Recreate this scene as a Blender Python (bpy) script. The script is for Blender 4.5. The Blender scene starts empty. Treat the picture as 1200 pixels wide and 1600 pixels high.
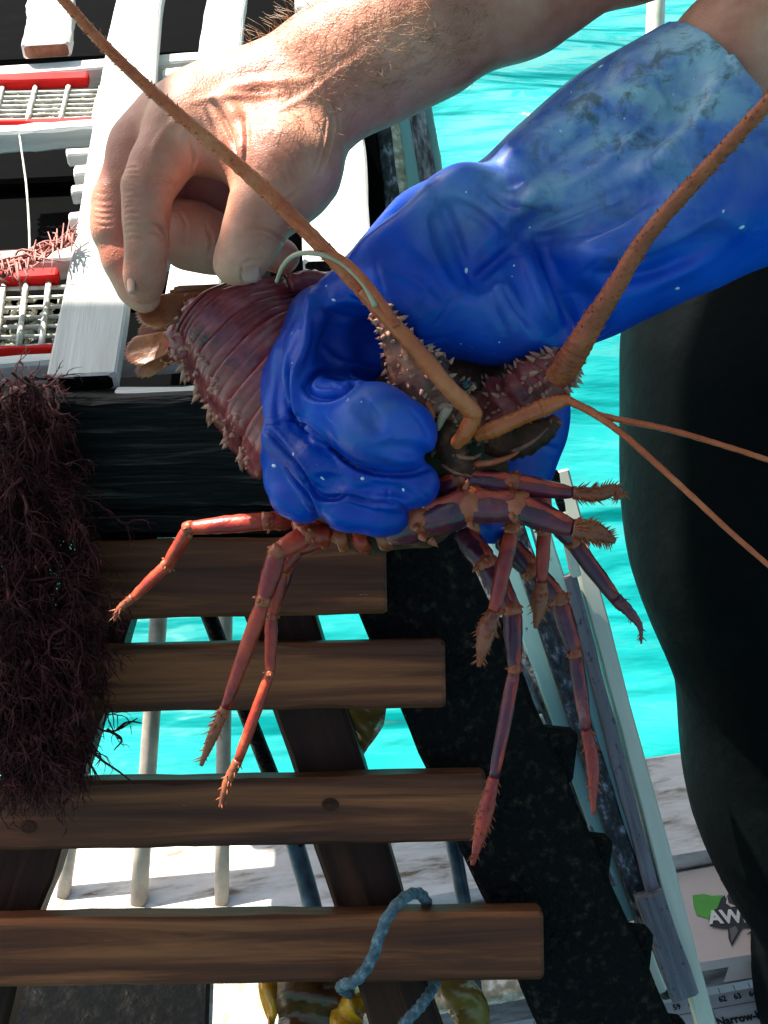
import bpy, bmesh, math, random
import numpy as np
from mathutils import Vector, Matrix

# ------------------------------------------------------------------ camera, sky, sun, exposure
SC = bpy.context.scene
COL = SC.collection
F = 1900.0                                  # focal length in photo pixels (1200 x 1600)
PITCH = math.radians(40)
CZ = 2.25
CAMPOS = np.array([0.0, 0.0, CZ])
FWD = np.array([0.0, math.cos(PITCH), -math.sin(PITCH)])
RGT = np.array([1.0, 0.0, 0.0])
UPV = np.array([0.0, math.sin(PITCH), math.cos(PITCH)])

cam_data = bpy.data.cameras.new('camera')
cam = bpy.data.objects.new('camera', cam_data)
COL.objects.link(cam)
cam.location = CAMPOS
cam.rotation_euler = (math.pi / 2 - PITCH, 0, 0)
cam_data.sensor_fit = 'VERTICAL'
cam_data.sensor_height = 24.0
cam_data.lens = 24.0 * F / 1600.0
cam_data.clip_start = 0.02
cam_data.clip_end = 4000
SC.camera = cam

SUN_TO = np.array([-0.45, 0.46, 0.765])
SUN_TO = SUN_TO / np.linalg.norm(SUN_TO)
world = bpy.data.worlds.new('World')
SC.world = world
world.use_nodes = True
wn = world.node_tree.nodes
wl = world.node_tree.links
bg = wn['Background']
sky = wn.new('ShaderNodeTexSky')
sky.sky_type = 'NISHITA'
sky.sun_disc = False
sky.sun_elevation = math.asin(SUN_TO[2])
sky.sun_rotation = math.atan2(SUN_TO[0], SUN_TO[1])
wl.new(sky.outputs['Color'], bg.inputs['Color'])
sky.air_density = 0.9
sky.dust_density = 3.5
sky.ozone_density = 0.4
bg.inputs['Strength'].default_value = 0.08
sun_data = bpy.data.lights.new('sun', 'SUN')
sun = bpy.data.objects.new('sun', sun_data)
COL.objects.link(sun)
sun_data.energy = 5.0
sun_data.angle = math.radians(0.5)
sun_data.color = (1.0, 0.95, 0.86)
sun.rotation_euler = Vector(SUN_TO).to_track_quat('Z', 'Y').to_euler()
sun.location = (-3, 2, 6)
SC.view_settings.view_transform = 'Standard'
SC.view_settings.look = 'None'
SC.view_settings.gamma = 1
SC.view_settings.use_curve_mapping = False
SC.view_settings.exposure = 1.68

RNG = random.Random(7)
NPR = np.random.default_rng(7)

# ------------------------------------------------------------------ frames and small helpers
def pt(px, py, d):
    """a point d metres deep along the view axis, as a world position"""
    return CAMPOS + d * (FWD + (px - 600) / F * RGT - (py - 800) / F * UPV)

def on_z(px, py, z):
    r = FWD + (px - 600) / F * RGT - (py - 800) / F * UPV
    return CAMPOS + r * ((z - CZ) / r[2])

def unit(v):
    v = np.asarray(v, float)
    return v / max(np.linalg.norm(v), 1e-12)

def c2w(V):
    """view-aligned metres (right, down, deep) to world, for arrays"""
    V = np.asarray(V, float)
    return CAMPOS + V[:, :1] * RGT - V[:, 1:2] * UPV + V[:, 2:3] * FWD

def cpt(px, py, d):
    return np.array([(px - 600) / F * d, (py - 800) / F * d, d])

def tag(o, label=None, cat=None, group=None, kind=None):
    if label: o['label'] = label
    if cat: o['category'] = cat
    if group: o['group'] = group
    if kind: o['kind'] = kind
    return o

def empty(name, loc, label, cat, group=None):
    o = bpy.data.objects.new(name, None)
    COL.objects.link(o)
    o.location = loc
    o.empty_display_size = 0.05
    return tag(o, label, cat, group)

def mesh_obj(name, verts, faces, mat, parent=None, smooth=True, origin=None):
    """one mesh object; verts are world positions, origin is where its own origin sits"""
    V = np.asarray(verts, float)
    if origin is None:
        origin = V.mean(axis=0)
    me = bpy.data.meshes.new(name)
    me.from_pydata((V - origin).tolist(), [], [list(map(int, f)) for f in faces] if not isinstance(faces, np.ndarray) else faces.tolist())
    me.materials.append(mat)
    if smooth:
        me.polygons.foreach_set('use_smooth', [True] * len(me.polygons))
    me.update()
    o = bpy.data.objects.new(name, me)
    COL.objects.link(o)
    place(o, origin, None, parent)
    return o

def root_loc(parent):
    p = np.zeros(3)
    q = parent
    while q is not None:
        p += np.array(q.location)
        q = q.parent
    return p

def place(o, origin, R=None, parent=None):
    """parents here are only moved, never turned, so a child's local place is a difference"""
    if parent is not None:
        o.parent = parent
        o.location = np.asarray(origin) - root_loc(parent)
    else:
        o.location = origin
    if R is not None:
        o.rotation_euler = Matrix(R.tolist()).to_euler()

class Bag:
    """collects world-space geometry for ONE mesh"""
    def __init__(s): s.v = []; s.f = []; s.n = 0
    def add(s, V, Fc):
        s.v.append(np.asarray(V, float)); s.f += [[i + s.n for i in f] for f in Fc]; s.n += len(V)
    def build(s, name, mat, parent=None, smooth=True, origin=None):
        return mesh_obj(name, np.vstack(s.v), s.f, mat, parent, smooth, origin)

def spline(P, n):
    """Catmull-Rom through rows of P (any width), n samples"""
    P = np.asarray(P, float)
    if len(P) == 2:
        t = np.linspace(0, 1, n)[:, None]
        return P[0] * (1 - t) + P[1] * t
    Q = np.vstack([2 * P[0] - P[1], P, 2 * P[-1] - P[-2]])
    out = []
    for t in np.linspace(0, len(P) - 1 - 1e-9, n):
        i = int(t); u = t - i
        a, b, c, d = Q[i], Q[i + 1], Q[i + 2], Q[i + 3]
        out.append(0.5 * (2 * b + (c - a) * u + (2 * a - 5 * b + 4 * c - d) * u * u + (3 * b - a - 3 * c + d) * u ** 3))
    return np.array(out)

def tube_geo(C, R, sides=8, flat=1.0, up=None, jit=0.0, rng=None):
    """rings round centres C with radii R, closed ends"""
    C = np.asarray(C, float); n = len(C)
    R = np.broadcast_to(np.asarray(R, float), (n,))
    T = np.gradient(C, axis=0)
    T /= np.maximum(np.linalg.norm(T, axis=1, keepdims=True), 1e-12)
    a = np.array([0, 0, 1.0]) if up is None else unit(up)
    if abs(T[0] @ a) > 0.95: a = np.array([1.0, 0, 0])
    V = []
    u = unit(a - T[0] * (a @ T[0]))
    th = np.linspace(0, 2 * np.pi, sides, endpoint=False)
    for i in range(n):
        u = unit(u - T[i] * (u @ T[i])); w = np.cross(T[i], u)
        rr = R[i] * np.ones(sides)
        if jit: rr = rr * (1 + jit * (NPR.random(sides) - 0.5) * 2)
        V.append(C[i] + (np.cos(th) * rr)[:, None] * u * flat + (np.sin(th) * rr)[:, None] * w)
    V = np.vstack(V); Fc = []
    for i in range(n - 1):
        for k in range(sides):
            k2 = (k + 1) % sides
            Fc.append([i * sides + k, i * sides + k2, (i + 1) * sides + k2, (i + 1) * sides + k])
    Fc.append(list(range(sides))[::-1]); Fc.append([(n - 1) * sides + k for k in range(sides)])
    return V, Fc

def cone_geo(p, d, L, r, sides=5):
    d = unit(d); a = unit(np.cross(d, [0.3, 0.5, 0.81])); b = np.cross(d, a)
    th = np.linspace(0, 2 * np.pi, sides, endpoint=False)
    base = p + (np.cos(th) * r)[:, None] * a + (np.sin(th) * r)[:, None] * b
    mid = p + d * L * 0.55 + (np.cos(th) * r * 0.62)[:, None] * a + (np.sin(th) * r * 0.62)[:, None] * b
    V = np.vstack([base, mid, (p + d * L)[None]])
    Fc = [[k, (k + 1) % sides, sides + (k + 1) % sides, sides + k] for k in range(sides)]
    Fc += [[sides + k, sides + (k + 1) % sides, 2 * sides] for k in range(sides)]
    return V, Fc

# ------------------------------------------------------------------ materials
def ramp_mix(nt, fac, cols):
    r = nt.nodes.new('ShaderNodeValToRGB')
    e = r.color_ramp.elements
    while len(e) < len(cols): e.new(0.5)
    for el, (p, c) in zip(e, cols):
        el.position = p; el.color = (*c, 1)
    nt.links.new(fac, r.inputs['Fac'])
    return r.outputs['Color']

def make_mat(name, cols, scale=(10, 10, 10), detail=6, rough=(0.4, 0.6), bump=0.2, bscale=None, bdist=0.002,
             spec=0.5, metallic=0.0, sss=None, coord='Object', distort=0.0, specks=None, coat=0.0, rscale=None):
    m = bpy.data.materials.new(name); m.use_nodes = True
    nt = m.node_tree; N = nt.nodes; L = nt.links
    b = N['Principled BSDF']
    tc = N.new('ShaderNodeTexCoord')
    oi = N.new('ShaderNodeObjectInfo')
    off = N.new('ShaderNodeVectorMath'); off.operation = 'MULTIPLY_ADD'
    L.new(oi.outputs['Random'], off.inputs[0]); off.inputs[1].default_value = (13.1, 7.7, 9.3)
    L.new(tc.outputs[coord], off.inputs[2])
    mp = N.new('ShaderNodeMapping'); mp.inputs['Scale'].default_value = scale
    L.new(off.outputs[0], mp.inputs['Vector'])
    n1 = N.new('ShaderNodeTexNoise'); n1.inputs['Scale'].default_value = 1; n1.inputs['Detail'].default_value = detail
    n1.inputs['Roughness'].default_value = 0.62; n1.inputs['Distortion'].default_value = distort
    L.new(mp.outputs[0], n1.inputs['Vector'])
    c = ramp_mix(nt, n1.outputs['Fac'], cols)
    if specks:
        thr, scol, ssc = specks
        mp3 = N.new('ShaderNodeMapping'); mp3.inputs['Scale'].default_value = ssc
        L.new(off.outputs[0], mp3.inputs['Vector'])
        n3 = N.new('ShaderNodeTexNoise'); n3.inputs['Scale'].default_value = 1; n3.inputs['Detail'].default_value = 5
        n3.inputs['Roughness'].default_value = 0.7
        L.new(mp3.outputs[0], n3.inputs['Vector'])
        mr = N.new('ShaderNodeMapRange'); mr.inputs['From Min'].default_value = thr; mr.inputs['From Max'].default_value = thr + 0.05
        L.new(n3.outputs['Fac'], mr.inputs['Value'])
        mx = N.new('ShaderNodeMix'); mx.data_type = 'RGBA'
        L.new(mr.outputs[0], mx.inputs['Factor']); L.new(c, mx.inputs['A']); mx.inputs['B'].default_value = (*scol, 1)
        c = mx.outputs['Result']
    L.new(c, b.inputs['Base Color'])
    n2 = N.new('ShaderNodeTexNoise'); n2.inputs['Scale'].default_value = 1; n2.inputs['Detail'].default_value = 5
    mp2 = N.new('ShaderNodeMapping'); mp2.inputs['Scale'].default_value = bscale or scale
    L.new(off.outputs[0], mp2.inputs['Vector']); L.new(mp2.outputs[0], n2.inputs['Vector'])
    mr2 = N.new('ShaderNodeMapRange'); mr2.inputs['From Min'].default_value = 0.3; mr2.inputs['From Max'].default_value = 0.7
    mr2.inputs['To Min'].default_value = rough[0]; mr2.inputs['To Max'].default_value = rough[1]
    L.new(n1.outputs['Fac'], mr2.inputs['Value']); L.new(mr2.outputs[0], b.inputs['Roughness'])
    if bump:
        bp = N.new('ShaderNodeBump'); bp.inputs['Strength'].default_value = bump; bp.inputs['Distance'].default_value = bdist
        L.new(n2.outputs['Fac'], bp.inputs['Height']); L.new(bp.outputs[0], b.inputs['Normal'])
    b.inputs['Specular IOR Level'].default_value = spec
    b.inputs['Metallic'].default_value = metallic
    if coat:
        b.inputs['Coat Weight'].default_value = coat; b.inputs['Coat Roughness'].default_value = 0.12
    if sss:
        b.inputs['Subsurface Weight'].default_value = sss[0]
        b.inputs['Subsurface Radius'].default_value = sss[1]
        b.inputs['Subsurface Scale'].default_value = sss[2]
    m['bsdf'] = b.name
    return m

def wood(name, dark, mid, light, rough=(0.45, 0.7), bump=0.5, wet=0.0, specks=None, spec=0.25):
    return make_mat(name, [(0.3, dark), (0.5, mid), (0.68, light)], scale=(3.5, 60, 60), detail=8, rough=rough, bump=bump,
                    bscale=(12, 220, 220), bdist=0.0015, spec=spec, distort=0.6, coat=wet, specks=specks)

M = {}
M['batten'] = wood('brown_batten_wood', (0.020, 0.006, 0.0025), (0.125, 0.037, 0.013), (0.33, 0.112, 0.040), rough=(0.42, 0.8), spec=0.25, specks=(0.71, (0.34, 0.27, 0.21), (45, 240, 240)))  # wet brown wood, the battens' own colour
M['brace'] = wood('dark_brace_wood', (0.010, 0.004, 0.002), (0.034, 0.013, 0.006), (0.075, 0.030, 0.014), spec=0.15)
M['beam'] = wood('black_wet_timber', (0.002, 0.0022, 0.002), (0.009, 0.009, 0.008), (0.085, 0.085, 0.078), rough=(0.25, 0.8), bump=1.0, spec=0.30)
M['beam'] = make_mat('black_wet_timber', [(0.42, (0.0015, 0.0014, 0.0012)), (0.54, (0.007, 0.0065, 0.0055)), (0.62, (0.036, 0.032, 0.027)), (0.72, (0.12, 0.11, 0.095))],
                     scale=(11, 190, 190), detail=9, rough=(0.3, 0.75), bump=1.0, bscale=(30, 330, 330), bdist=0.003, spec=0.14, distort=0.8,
                     specks=(0.71, (0.16, 0.17, 0.17), (45, 200, 200)))  # pale specks paint wet glints into the colour
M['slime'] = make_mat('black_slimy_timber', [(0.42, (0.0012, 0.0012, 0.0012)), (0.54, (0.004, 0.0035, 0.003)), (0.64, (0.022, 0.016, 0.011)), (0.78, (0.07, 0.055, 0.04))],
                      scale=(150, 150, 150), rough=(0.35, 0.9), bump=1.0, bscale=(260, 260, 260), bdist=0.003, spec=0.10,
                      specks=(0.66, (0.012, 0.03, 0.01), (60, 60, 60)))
M['plank'] = wood('bleached_plank_wood', (0.42, 0.40, 0.37), (0.58, 0.56, 0.53), (0.70, 0.68, 0.65), rough=(0.6, 0.85), bump=0.5,
                  specks=(0.70, (0.16, 0.13, 0.10), (18, 60, 60)))
M['knot'] = wood('knot_wood', (0.025, 0.010, 0.005), (0.075, 0.028, 0.012), (0.15, 0.06, 0.028), spec=0.12)
M['endgrain'] = wood('rusty_end_grain', (0.10, 0.05, 0.03), (0.2, 0.11, 0.06), (0.3, 0.18, 0.1))
M['rail_grey'] = make_mat('weathered_grey_timber', [(0.38, (0.03, 0.032, 0.035)), (0.5, (0.16, 0.165, 0.18)), (0.62, (0.36, 0.37, 0.40))],
                          scale=(60, 190, 190), rough=(0.6, 0.9), bump=1.0, bscale=(120, 300, 300), bdist=0.002)
M['rail_dark'] = make_mat('pitted_dark_timber', [(0.44, (0.006, 0.007, 0.009)), (0.56, (0.06, 0.065, 0.08)), (0.66, (0.34, 0.36, 0.42))],
                          scale=(90, 150, 150), rough=(0.4, 0.9), bump=1.0, bscale=(200, 300, 300), bdist=0.002)
M['rail_teal'] = make_mat('teal_paint', [(0.3, (0.16, 0.36, 0.36)), (0.6, (0.25, 0.47, 0.46)), (0.8, (0.34, 0.54, 0.52))],
                          scale=(8, 40, 40), rough=(0.4, 0.65), bump=0.3, specks=(0.69, (0.06, 0.07, 0.07), (40, 120, 120)))
M['rail_purple'] = make_mat('worn_violet_grey_timber', [(0.3, (0.10, 0.085, 0.10)), (0.6, (0.21, 0.18, 0.205)), (0.8, (0.32, 0.29, 0.31))],
                            scale=(12, 160, 160), rough=(0.6, 0.9), bump=0.9, bscale=(60, 300, 300), specks=(0.60, (0.05, 0.05, 0.07), (120, 200, 200)))
M['rail_cream'] = make_mat('cream_paint', [(0.3, (0.50, 0.50, 0.40)), (0.6, (0.62, 0.62, 0.5)), (0.8, (0.7, 0.68, 0.58))],
                           scale=(8, 40, 40), rough=(0.4, 0.6), bump=0.3, specks=(0.69, (0.2, 0.19, 0.15), (30, 120, 120)))
M['gunwale'] = make_mat('flaking_white_paint', [(0.35, (0.16, 0.11, 0.07)), (0.41, (0.40, 0.37, 0.33)), (0.50, (0.62, 0.60, 0.57)), (0.7, (0.74, 0.73, 0.71))],
                        scale=(18, 70, 20), rough=(0.5, 0.8), bump=0.6, bscale=(20, 90, 30), distort=0.15, detail=9)
M['pink'] = make_mat('pinkish_cream_paint', [(0.3, (0.50, 0.42, 0.385)), (0.6, (0.58, 0.50, 0.46)), (0.75, (0.64, 0.56, 0.52))],
                     scale=(9, 9, 9), rough=(0.5, 0.7), bump=0.15, specks=(0.73, (0.25, 0.2, 0.16), (50, 50, 50)))
M['greyface'] = make_mat('grimy_grey_paint', [(0.35, (0.06, 0.058, 0.055)), (0.5, (0.16, 0.155, 0.15)), (0.7, (0.30, 0.29, 0.28))],
                         scale=(22, 60, 60), rough=(0.6, 0.9), bump=0.6)
M['cap_speckled'] = make_mat('speckled_shell_grit', [(0.38, (0.24, 0.21, 0.13)), (0.52, (0.45, 0.42, 0.30)), (0.6, (0.75, 0.72, 0.60))],
                        scale=(90, 90, 90), rough=(0.5, 0.9), bump=0.6, bscale=(160, 160, 160))  # yellowish grey speckle, mottled at random
M['post'] = make_mat('galvanised_post', [(0.35, (0.20, 0.17, 0.13)), (0.55, (0.38, 0.33, 0.26)), (0.7, (0.50, 0.45, 0.36))],
                     scale=(30, 30, 12), rough=(0.4, 0.6), bump=0.2)
M['pipe'] = make_mat('blue_grey_pipe', [(0.35, (0.03, 0.06, 0.10)), (0.55, (0.09, 0.15, 0.21)), (0.7, (0.22, 0.30, 0.38))],
                     scale=(80, 80, 20), rough=(0.3, 0.5), bump=0.3)
M['black'] = make_mat('black_wet_rubber', [(0.4, (0.001, 0.0012, 0.0015)), (0.6, (0.002, 0.0025, 0.003)), (0.75, (0.006, 0.007, 0.009))],
                      scale=(60, 60, 60), rough=(0.35, 0.8), bump=0.5, bscale=(110, 110, 110), bdist=0.002, spec=0.02, specks=(0.70, (0.10, 0.11, 0.13), (70, 150, 70)))
M['void'] = make_mat('dark_wood_and_shade', [(0.4, (0.0012, 0.0014, 0.0016)), (0.7, (0.003, 0.003, 0.0035))], scale=(20, 60, 60), rough=(0.8, 0.95), bump=0.4, spec=0.02)  # near-black for one dark rail, and for painted shade inside the pot
M['red'] = make_mat('red_plastic', [(0.3, (0.42, 0.006, 0.005)), (0.7, (0.60, 0.010, 0.008))], scale=(20, 20, 20), rough=(0.5, 0.7), bump=0.1, spec=0.15)
M['mesh'] = make_mat('crusted_white_mesh', [(0.35, (0.30, 0.29, 0.22)), (0.5, (0.48, 0.47, 0.42)), (0.7, (0.62, 0.62, 0.60))],
                     scale=(120, 120, 120), rough=(0.5, 0.8), bump=0.5, specks=(0.66, (0.3, 0.22, 0.08), (90, 90, 90)))
M['rope'] = make_mat('blue_grey_rope', [(0.35, (0.035, 0.06, 0.075)), (0.55, (0.10, 0.16, 0.19)), (0.7, (0.22, 0.30, 0.34))],
                     scale=(200, 200, 200), rough=(0.6, 0.9), bump=0.8, bscale=(380, 380, 380))
M['kelp'] = make_mat('brown_kelp', [(0.35, (0.03, 0.013, 0.003)), (0.55, (0.10, 0.045, 0.008)), (0.7, (0.22, 0.105, 0.02))],
                     scale=(25, 25, 25), rough=(0.15, 0.4), bump=0.4)
M['kelp_yellow'] = make_mat('amber_kelp', [(0.35, (0.55, 0.24, 0.008)), (0.7, (0.75, 0.38, 0.02))], scale=(25, 25, 25), rough=(0.2, 0.4), bump=0.3)
M['kelp_olive'] = make_mat('olive_kelp', [(0.35, (0.22, 0.135, 0.025)), (0.7, (0.36, 0.24, 0.055))], scale=(25, 25, 25), rough=(0.2, 0.4), bump=0.3)
M['weed'] = make_mat('maroon_seaweed', [(0.3, (0.016, 0.003, 0.003)), (0.5, (0.050, 0.011, 0.011)), (0.7, (0.13, 0.035, 0.032))], scale=(70, 70, 70), rough=(0.5, 0.8), bump=0.3, spec=0.12)
M['weed_pink'] = make_mat('pink_seaweed', [(0.3, (0.20, 0.05, 0.04)), (0.7, (0.42, 0.15, 0.12))], scale=(70, 70, 70), rough=(0.5, 0.7), bump=0.3)
M['white'] = make_mat('white_print', [(0.3, (0.58, 0.58, 0.54)), (0.7, (0.68, 0.68, 0.65))], scale=(15, 15, 15), rough=(0.35, 0.5), bump=0.0)
M['ink'] = make_mat('black_ink', [(0.3, (0.010, 0.010, 0.012)), (0.7, (0.02, 0.02, 0.022))], scale=(15, 15, 15), rough=(0.4, 0.6), bump=0.0)
M['ink_grey'] = make_mat('grey_ink', [(0.3, (0.10, 0.10, 0.10)), (0.7, (0.16, 0.16, 0.16))], scale=(60, 60, 60), rough=(0.4, 0.6), bump=0.0)
M['green'] = make_mat('green_print', [(0.3, (0.06, 0.30, 0.03)), (0.7, (0.10, 0.42, 0.05))], scale=(25, 25, 25), rough=(0.4, 0.6), bump=0.0)
M['hull'] = make_mat('white_hull_paint', [(0.3, (0.5, 0.5, 0.5)), (0.7, (0.65, 0.65, 0.65))], scale=(4, 4, 4), rough=(0.4, 0.6), bump=0.1)

# ------------------------------------------------------------------ timber builder
def timber(name, a, b, width, thick, normal, mat, parent=None, rings=14, wob=0.0012, ch=0.003, end_mat=None, label=None, taper=1.0):
    """a board whose front face is centred on the line a-b and looks along normal; its grain runs along local X"""
    a = np.asarray(a, float); b = np.asarray(b, float)
    X = unit(b - a); Z = unit(np.asarray(normal) - X * (np.asarray(normal) @ X)); Y = np.cross(Z, X)
    L = np.linalg.norm(b - a); org = (a + b) / 2
    V = []; Fc = []
    ws = NPR.normal(0, wob, (rings, 2)); ws[1:-1] = (ws[:-2] + ws[1:-1] + ws[2:]) / 2
    for i in range(rings):
        t = i / (rings - 1)
        if t == 0 or t == 1: c = ch
        else: c = 0.0
        x = -L / 2 + L * t
        hw = width / 2 * (1 + (taper - 1) * t)
        y0, y1 = -hw + ws[i, 0], hw + ws[i, 1]
        k = ch * (0.7 + 0.6 * NPR.random())
        e = c * 0.6
        prof = [(y0 + k + e, -e), (y1 - k - e, -e), (y1 - e, -k - e), (y1 - e, -thick + k + e), (y1 - k - e, -thick + e), (y0 + k + e, -thick + e), (y0 + e, -thick + k + e), (y0 + e, -k - e)]
        V += [(x, y, z) for y, z in prof]
    if True:   # pull the rings next to the ends close to them, so the end arris is small
        for q in range(8):
            V[8 + q] = (-L / 2 + ch, V[8 + q][1], V[8 + q][2]); V[(rings - 2) * 8 + q] = (L / 2 - ch, V[(rings - 2) * 8 + q][1], V[(rings - 2) * 8 + q][2])
    for i in range(rings - 1):
        for k in range(8):
            k2 = (k + 1) % 8
            Fc.append([i * 8 + k, (i + 1) * 8 + k, (i + 1) * 8 + k2, i * 8 + k2])
    Fc.append(list(range(8))); Fc.append([(rings - 1) * 8 + k for k in range(8)][::-1])
    me = bpy.data.meshes.new(name)
    me.from_pydata(V, [], Fc); me.materials.append(mat)
    if end_mat:
        me.materials.append(end_mat)
        me.polygons[len(Fc) - 1].material_index = 1; me.polygons[len(Fc) - 2].material_index = 1
    bmm = bmesh.new(); bmm.from_mesh(me); bmesh.ops.recalc_face_normals(bmm, faces=bmm.faces); bmm.to_mesh(me); bmm.free()
    me.update()
    o = bpy.data.objects.new(name, me); COL.objects.link(o)
    place(o, org, np.stack([X, Y, Z], axis=1), parent)
    if label: o['label'] = label
    return o
# ------------------------------------------------------------------ the sea
def sea():
    m = bpy.data.materials.new('turquoise_sea'); m.use_nodes = True
    nt = m.node_tree; N = nt.nodes; L = nt.links; b = N['Principled BSDF']
    g = N.new('ShaderNodeNewGeometry')
    mp = N.new('ShaderNodeMapping'); mp.inputs['Scale'].default_value = (0.55, 1.1, 1)
    L.new(g.outputs['Position'], mp.inputs['Vector'])
    n = N.new('ShaderNodeTexNoise'); n.inputs['Scale'].default_value = 1.3; n.inputs['Detail'].default_value = 3
    L.new(mp.outputs[0], n.inputs['Vector'])
    c = ramp_mix(nt, n.outputs['Fac'], [(0.30, (0.0, 0.13, 0.13)), (0.5, (0.002, 0.19, 0.185)), (0.66, (0.02, 0.29, 0.28))])
    L.new(c, b.inputs['Base Color'])
    b.inputs['Roughness'].default_value = 0.05; b.inputs['Specular IOR Level'].default_value = 0.6; b.inputs['IOR'].default_value = 1.33
    mp2 = N.new('ShaderNodeMapping'); mp2.inputs['Scale'].default_value = (0.7, 2.5, 1); mp2.inputs['Rotation'].default_value = (0, 0, 0.16)
    L.new(g.outputs['Position'], mp2.inputs['Vector'])
    n2 = N.new('ShaderNodeTexNoise'); n2.inputs['Scale'].default_value = 1; n2.inputs['Detail'].default_value = 2.5; n2.inputs['Distortion'].default_value = 0.5
    L.new(mp2.outputs[0], n2.inputs['Vector'])
    bp = N.new('ShaderNodeBump'); bp.inputs['Strength'].default_value = 0.85; bp.inputs['Distance'].default_value = 0.34
    mp3 = N.new('ShaderNodeMapping'); mp3.inputs['Scale'].default_value = (4.0, 11.0, 1); mp3.inputs['Rotation'].default_value = (0, 0, -0.22)
    L.new(g.outputs['Position'], mp3.inputs['Vector'])
    n3 = N.new('ShaderNodeTexNoise'); n3.inputs['Scale'].default_value = 1; n3.inputs['Detail'].default_value = 3
    L.new(mp3.outputs[0], n3.inputs['Vector'])
    sm = N.new('ShaderNodeMath'); sm.operation = 'MULTIPLY_ADD'; sm.inputs[1].default_value = 0.08
    L.new(n3.outputs['Fac'], sm.inputs[0]); L.new(n2.outputs['Fac'], sm.inputs[2])
    L.new(sm.outputs[0], bp.inputs['Height']); L.new(bp.outputs[0], b.inputs['Normal'])
    xs = np.concatenate([np.linspace(-1500, -10, 12), np.linspace(-8, 8, 60), np.linspace(10, 1500, 12)])
    ys = np.concatenate([np.linspace(-60, -2, 6), np.linspace(-1, 14, 110), np.linspace(16, 60, 14), [120, 300, 900, 3000]])
    X, Y = np.meshgrid(xs, ys)
    near = np.exp(-np.maximum(0, np.abs(X) - 5) / 3) * np.exp(-np.maximum(0, Y - 10) / 6)
    Z = 0.032 * near * (np.sin(0.9 * X + 2.3 * Y) + 0.6 * np.sin(-1.7 * X + 4.1 * Y + 1.0) + 0.4 * np.sin(3.1 * X + 6.2 * Y + 2.0))
    V = np.stack([X, Y, Z], -1).reshape(-1, 3)
    nx = len(xs)
    Fc = [[j * nx + i, j * nx + i + 1, (j + 1) * nx + i + 1, (j + 1) * nx + i] for j in range(len(ys) - 1) for i in range(nx - 1)]
    o = mesh_obj('sea', V, Fc, m, origin=np.zeros(3))
    tag(o, 'bright rippled turquoise sea beyond the boat', kind='structure')
sea()

# ------------------------------------------------------------------ the boat: gunwale, ledge, added shade boards
ZG = CZ - 1.0
boat = empty('fishing_boat', (0.3, 0.9, 0.4), 'fishing boat side with flaking white gunwale and pinkish inner ledge', 'boat')
gdir = unit(on_z(1050, 1172, ZG) - on_z(110, 1312, ZG))
gn = np.array([-gdir[1], gdir[0], 0])             # points away from the camera, over the water
far = on_z(1050, 1172, ZG); near_ = on_z(1050, 1345, ZG)
gw = abs((far - near_) @ gn)
mid = far - gn * gw / 2
UPZ = np.array([0, 0, 1.0])
timber('gunwale', mid - gdir * 1.6, mid + gdir * 1.4, gw, 0.035, UPZ, M['gunwale'], boat, rings=40, wob=0.0015, ch=0.006)
# pinkish inner ledge, a little lower
p0 = on_z(1100, 1349, ZG - 0.012); p1 = on_z(1100, 1511, ZG - 0.012)
pw = abs((p0 - p1) @ gn)
pm = p0 - gn * (pw / 2)
# keep the ledge clear of the gunwale board
led = timber('inner_ledge', pm - gdir * 0.10, pm + gdir * 0.9, pw - 0.004, 0.040, UPZ, M['pink'], boat, rings=24, ch=0.004, wob=0.0006)
timber('inner_ledge', pm - gdir * 1.5, pm - gdir * 0.104, pw - 0.004, 0.040, UPZ, M['cap_speckled'], boat, rings=24, ch=0.004, label='gritty ledge length crusted with shell specks')
# grey front face of the ledge, butted below the paint
face_c = pm - gn * (pw / 2 - 0.001) - UPZ * 0.026
timber('ledge_face', face_c - gdir * 1.5, face_c + gdir * 0.9, 0.036, 0.012, -gn, M['greyface'], boat, rings=24, ch=0.002)
# lower shelf with the measuring strip
ZS = ZG - 0.075
sh0 = face_c - gn * 0.004; sh0[2] = ZS
timber('lower_shelf', sh0 - gn * 0.10 - gdir * 1.5, sh0 - gn * 0.10 + gdir * 0.9, 0.2, 0.03, UPZ, M['greyface'], boat, rings=12)
# outer side down to the water, and the inner floor
so = far + gn * 0.004
timber('hull_side', so - gdir * 2.4 - UPZ * 0.62, so + gdir * 2.4 - UPZ * 0.62, 1.15, 0.03, gn, M['hull'], boat, rings=8)
fc = mid - gn * 1.45; fc[2] = 0.45
timber('deck', fc - gdir * 2.4, fc + gdir * 2.4, 2.7, 0.05, UPZ, M['black'], boat, rings=8)

# measuring strip with its numbers
def text_mesh(s, size, origin, xdir, ydir, mat, name, parent, lift=0.0008, bold=0.0, label=None):
    cu = bpy.data.curves.new(name, 'FONT'); cu.body = s; cu.size = size; cu.align_x = 'CENTER'; cu.align_y = 'CENTER'
    cu.offset = bold; cu.extrude = 0.00015; cu.resolution_u = 2
    tmp = bpy.data.objects.new('tmp_text', cu); COL.objects.link(tmp)
    bpy.context.view_layer.update()
    me = bpy.data.meshes.new_from_object(tmp.evaluated_get(bpy.context.evaluated_depsgraph_get()))
    bpy.data.objects.remove(tmp); bpy.data.curves.remove(cu)
    me.materials.clear(); me.materials.append(mat)
    zdir = np.cross(xdir, ydir)
    o = bpy.data.objects.new(name, me); COL.objects.link(o)
    place(o, np.asarray(origin) + zdir * lift, np.stack([xdir, ydir, zdir], axis=1), parent)
    if label: o['label'] = label
    return o
rx, ry = gdir, gn
q = on_z(1150, 1600, ZS + 0.003)
def shelf(px, py): return on_z(px, py, ZS + 0.003)
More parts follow.
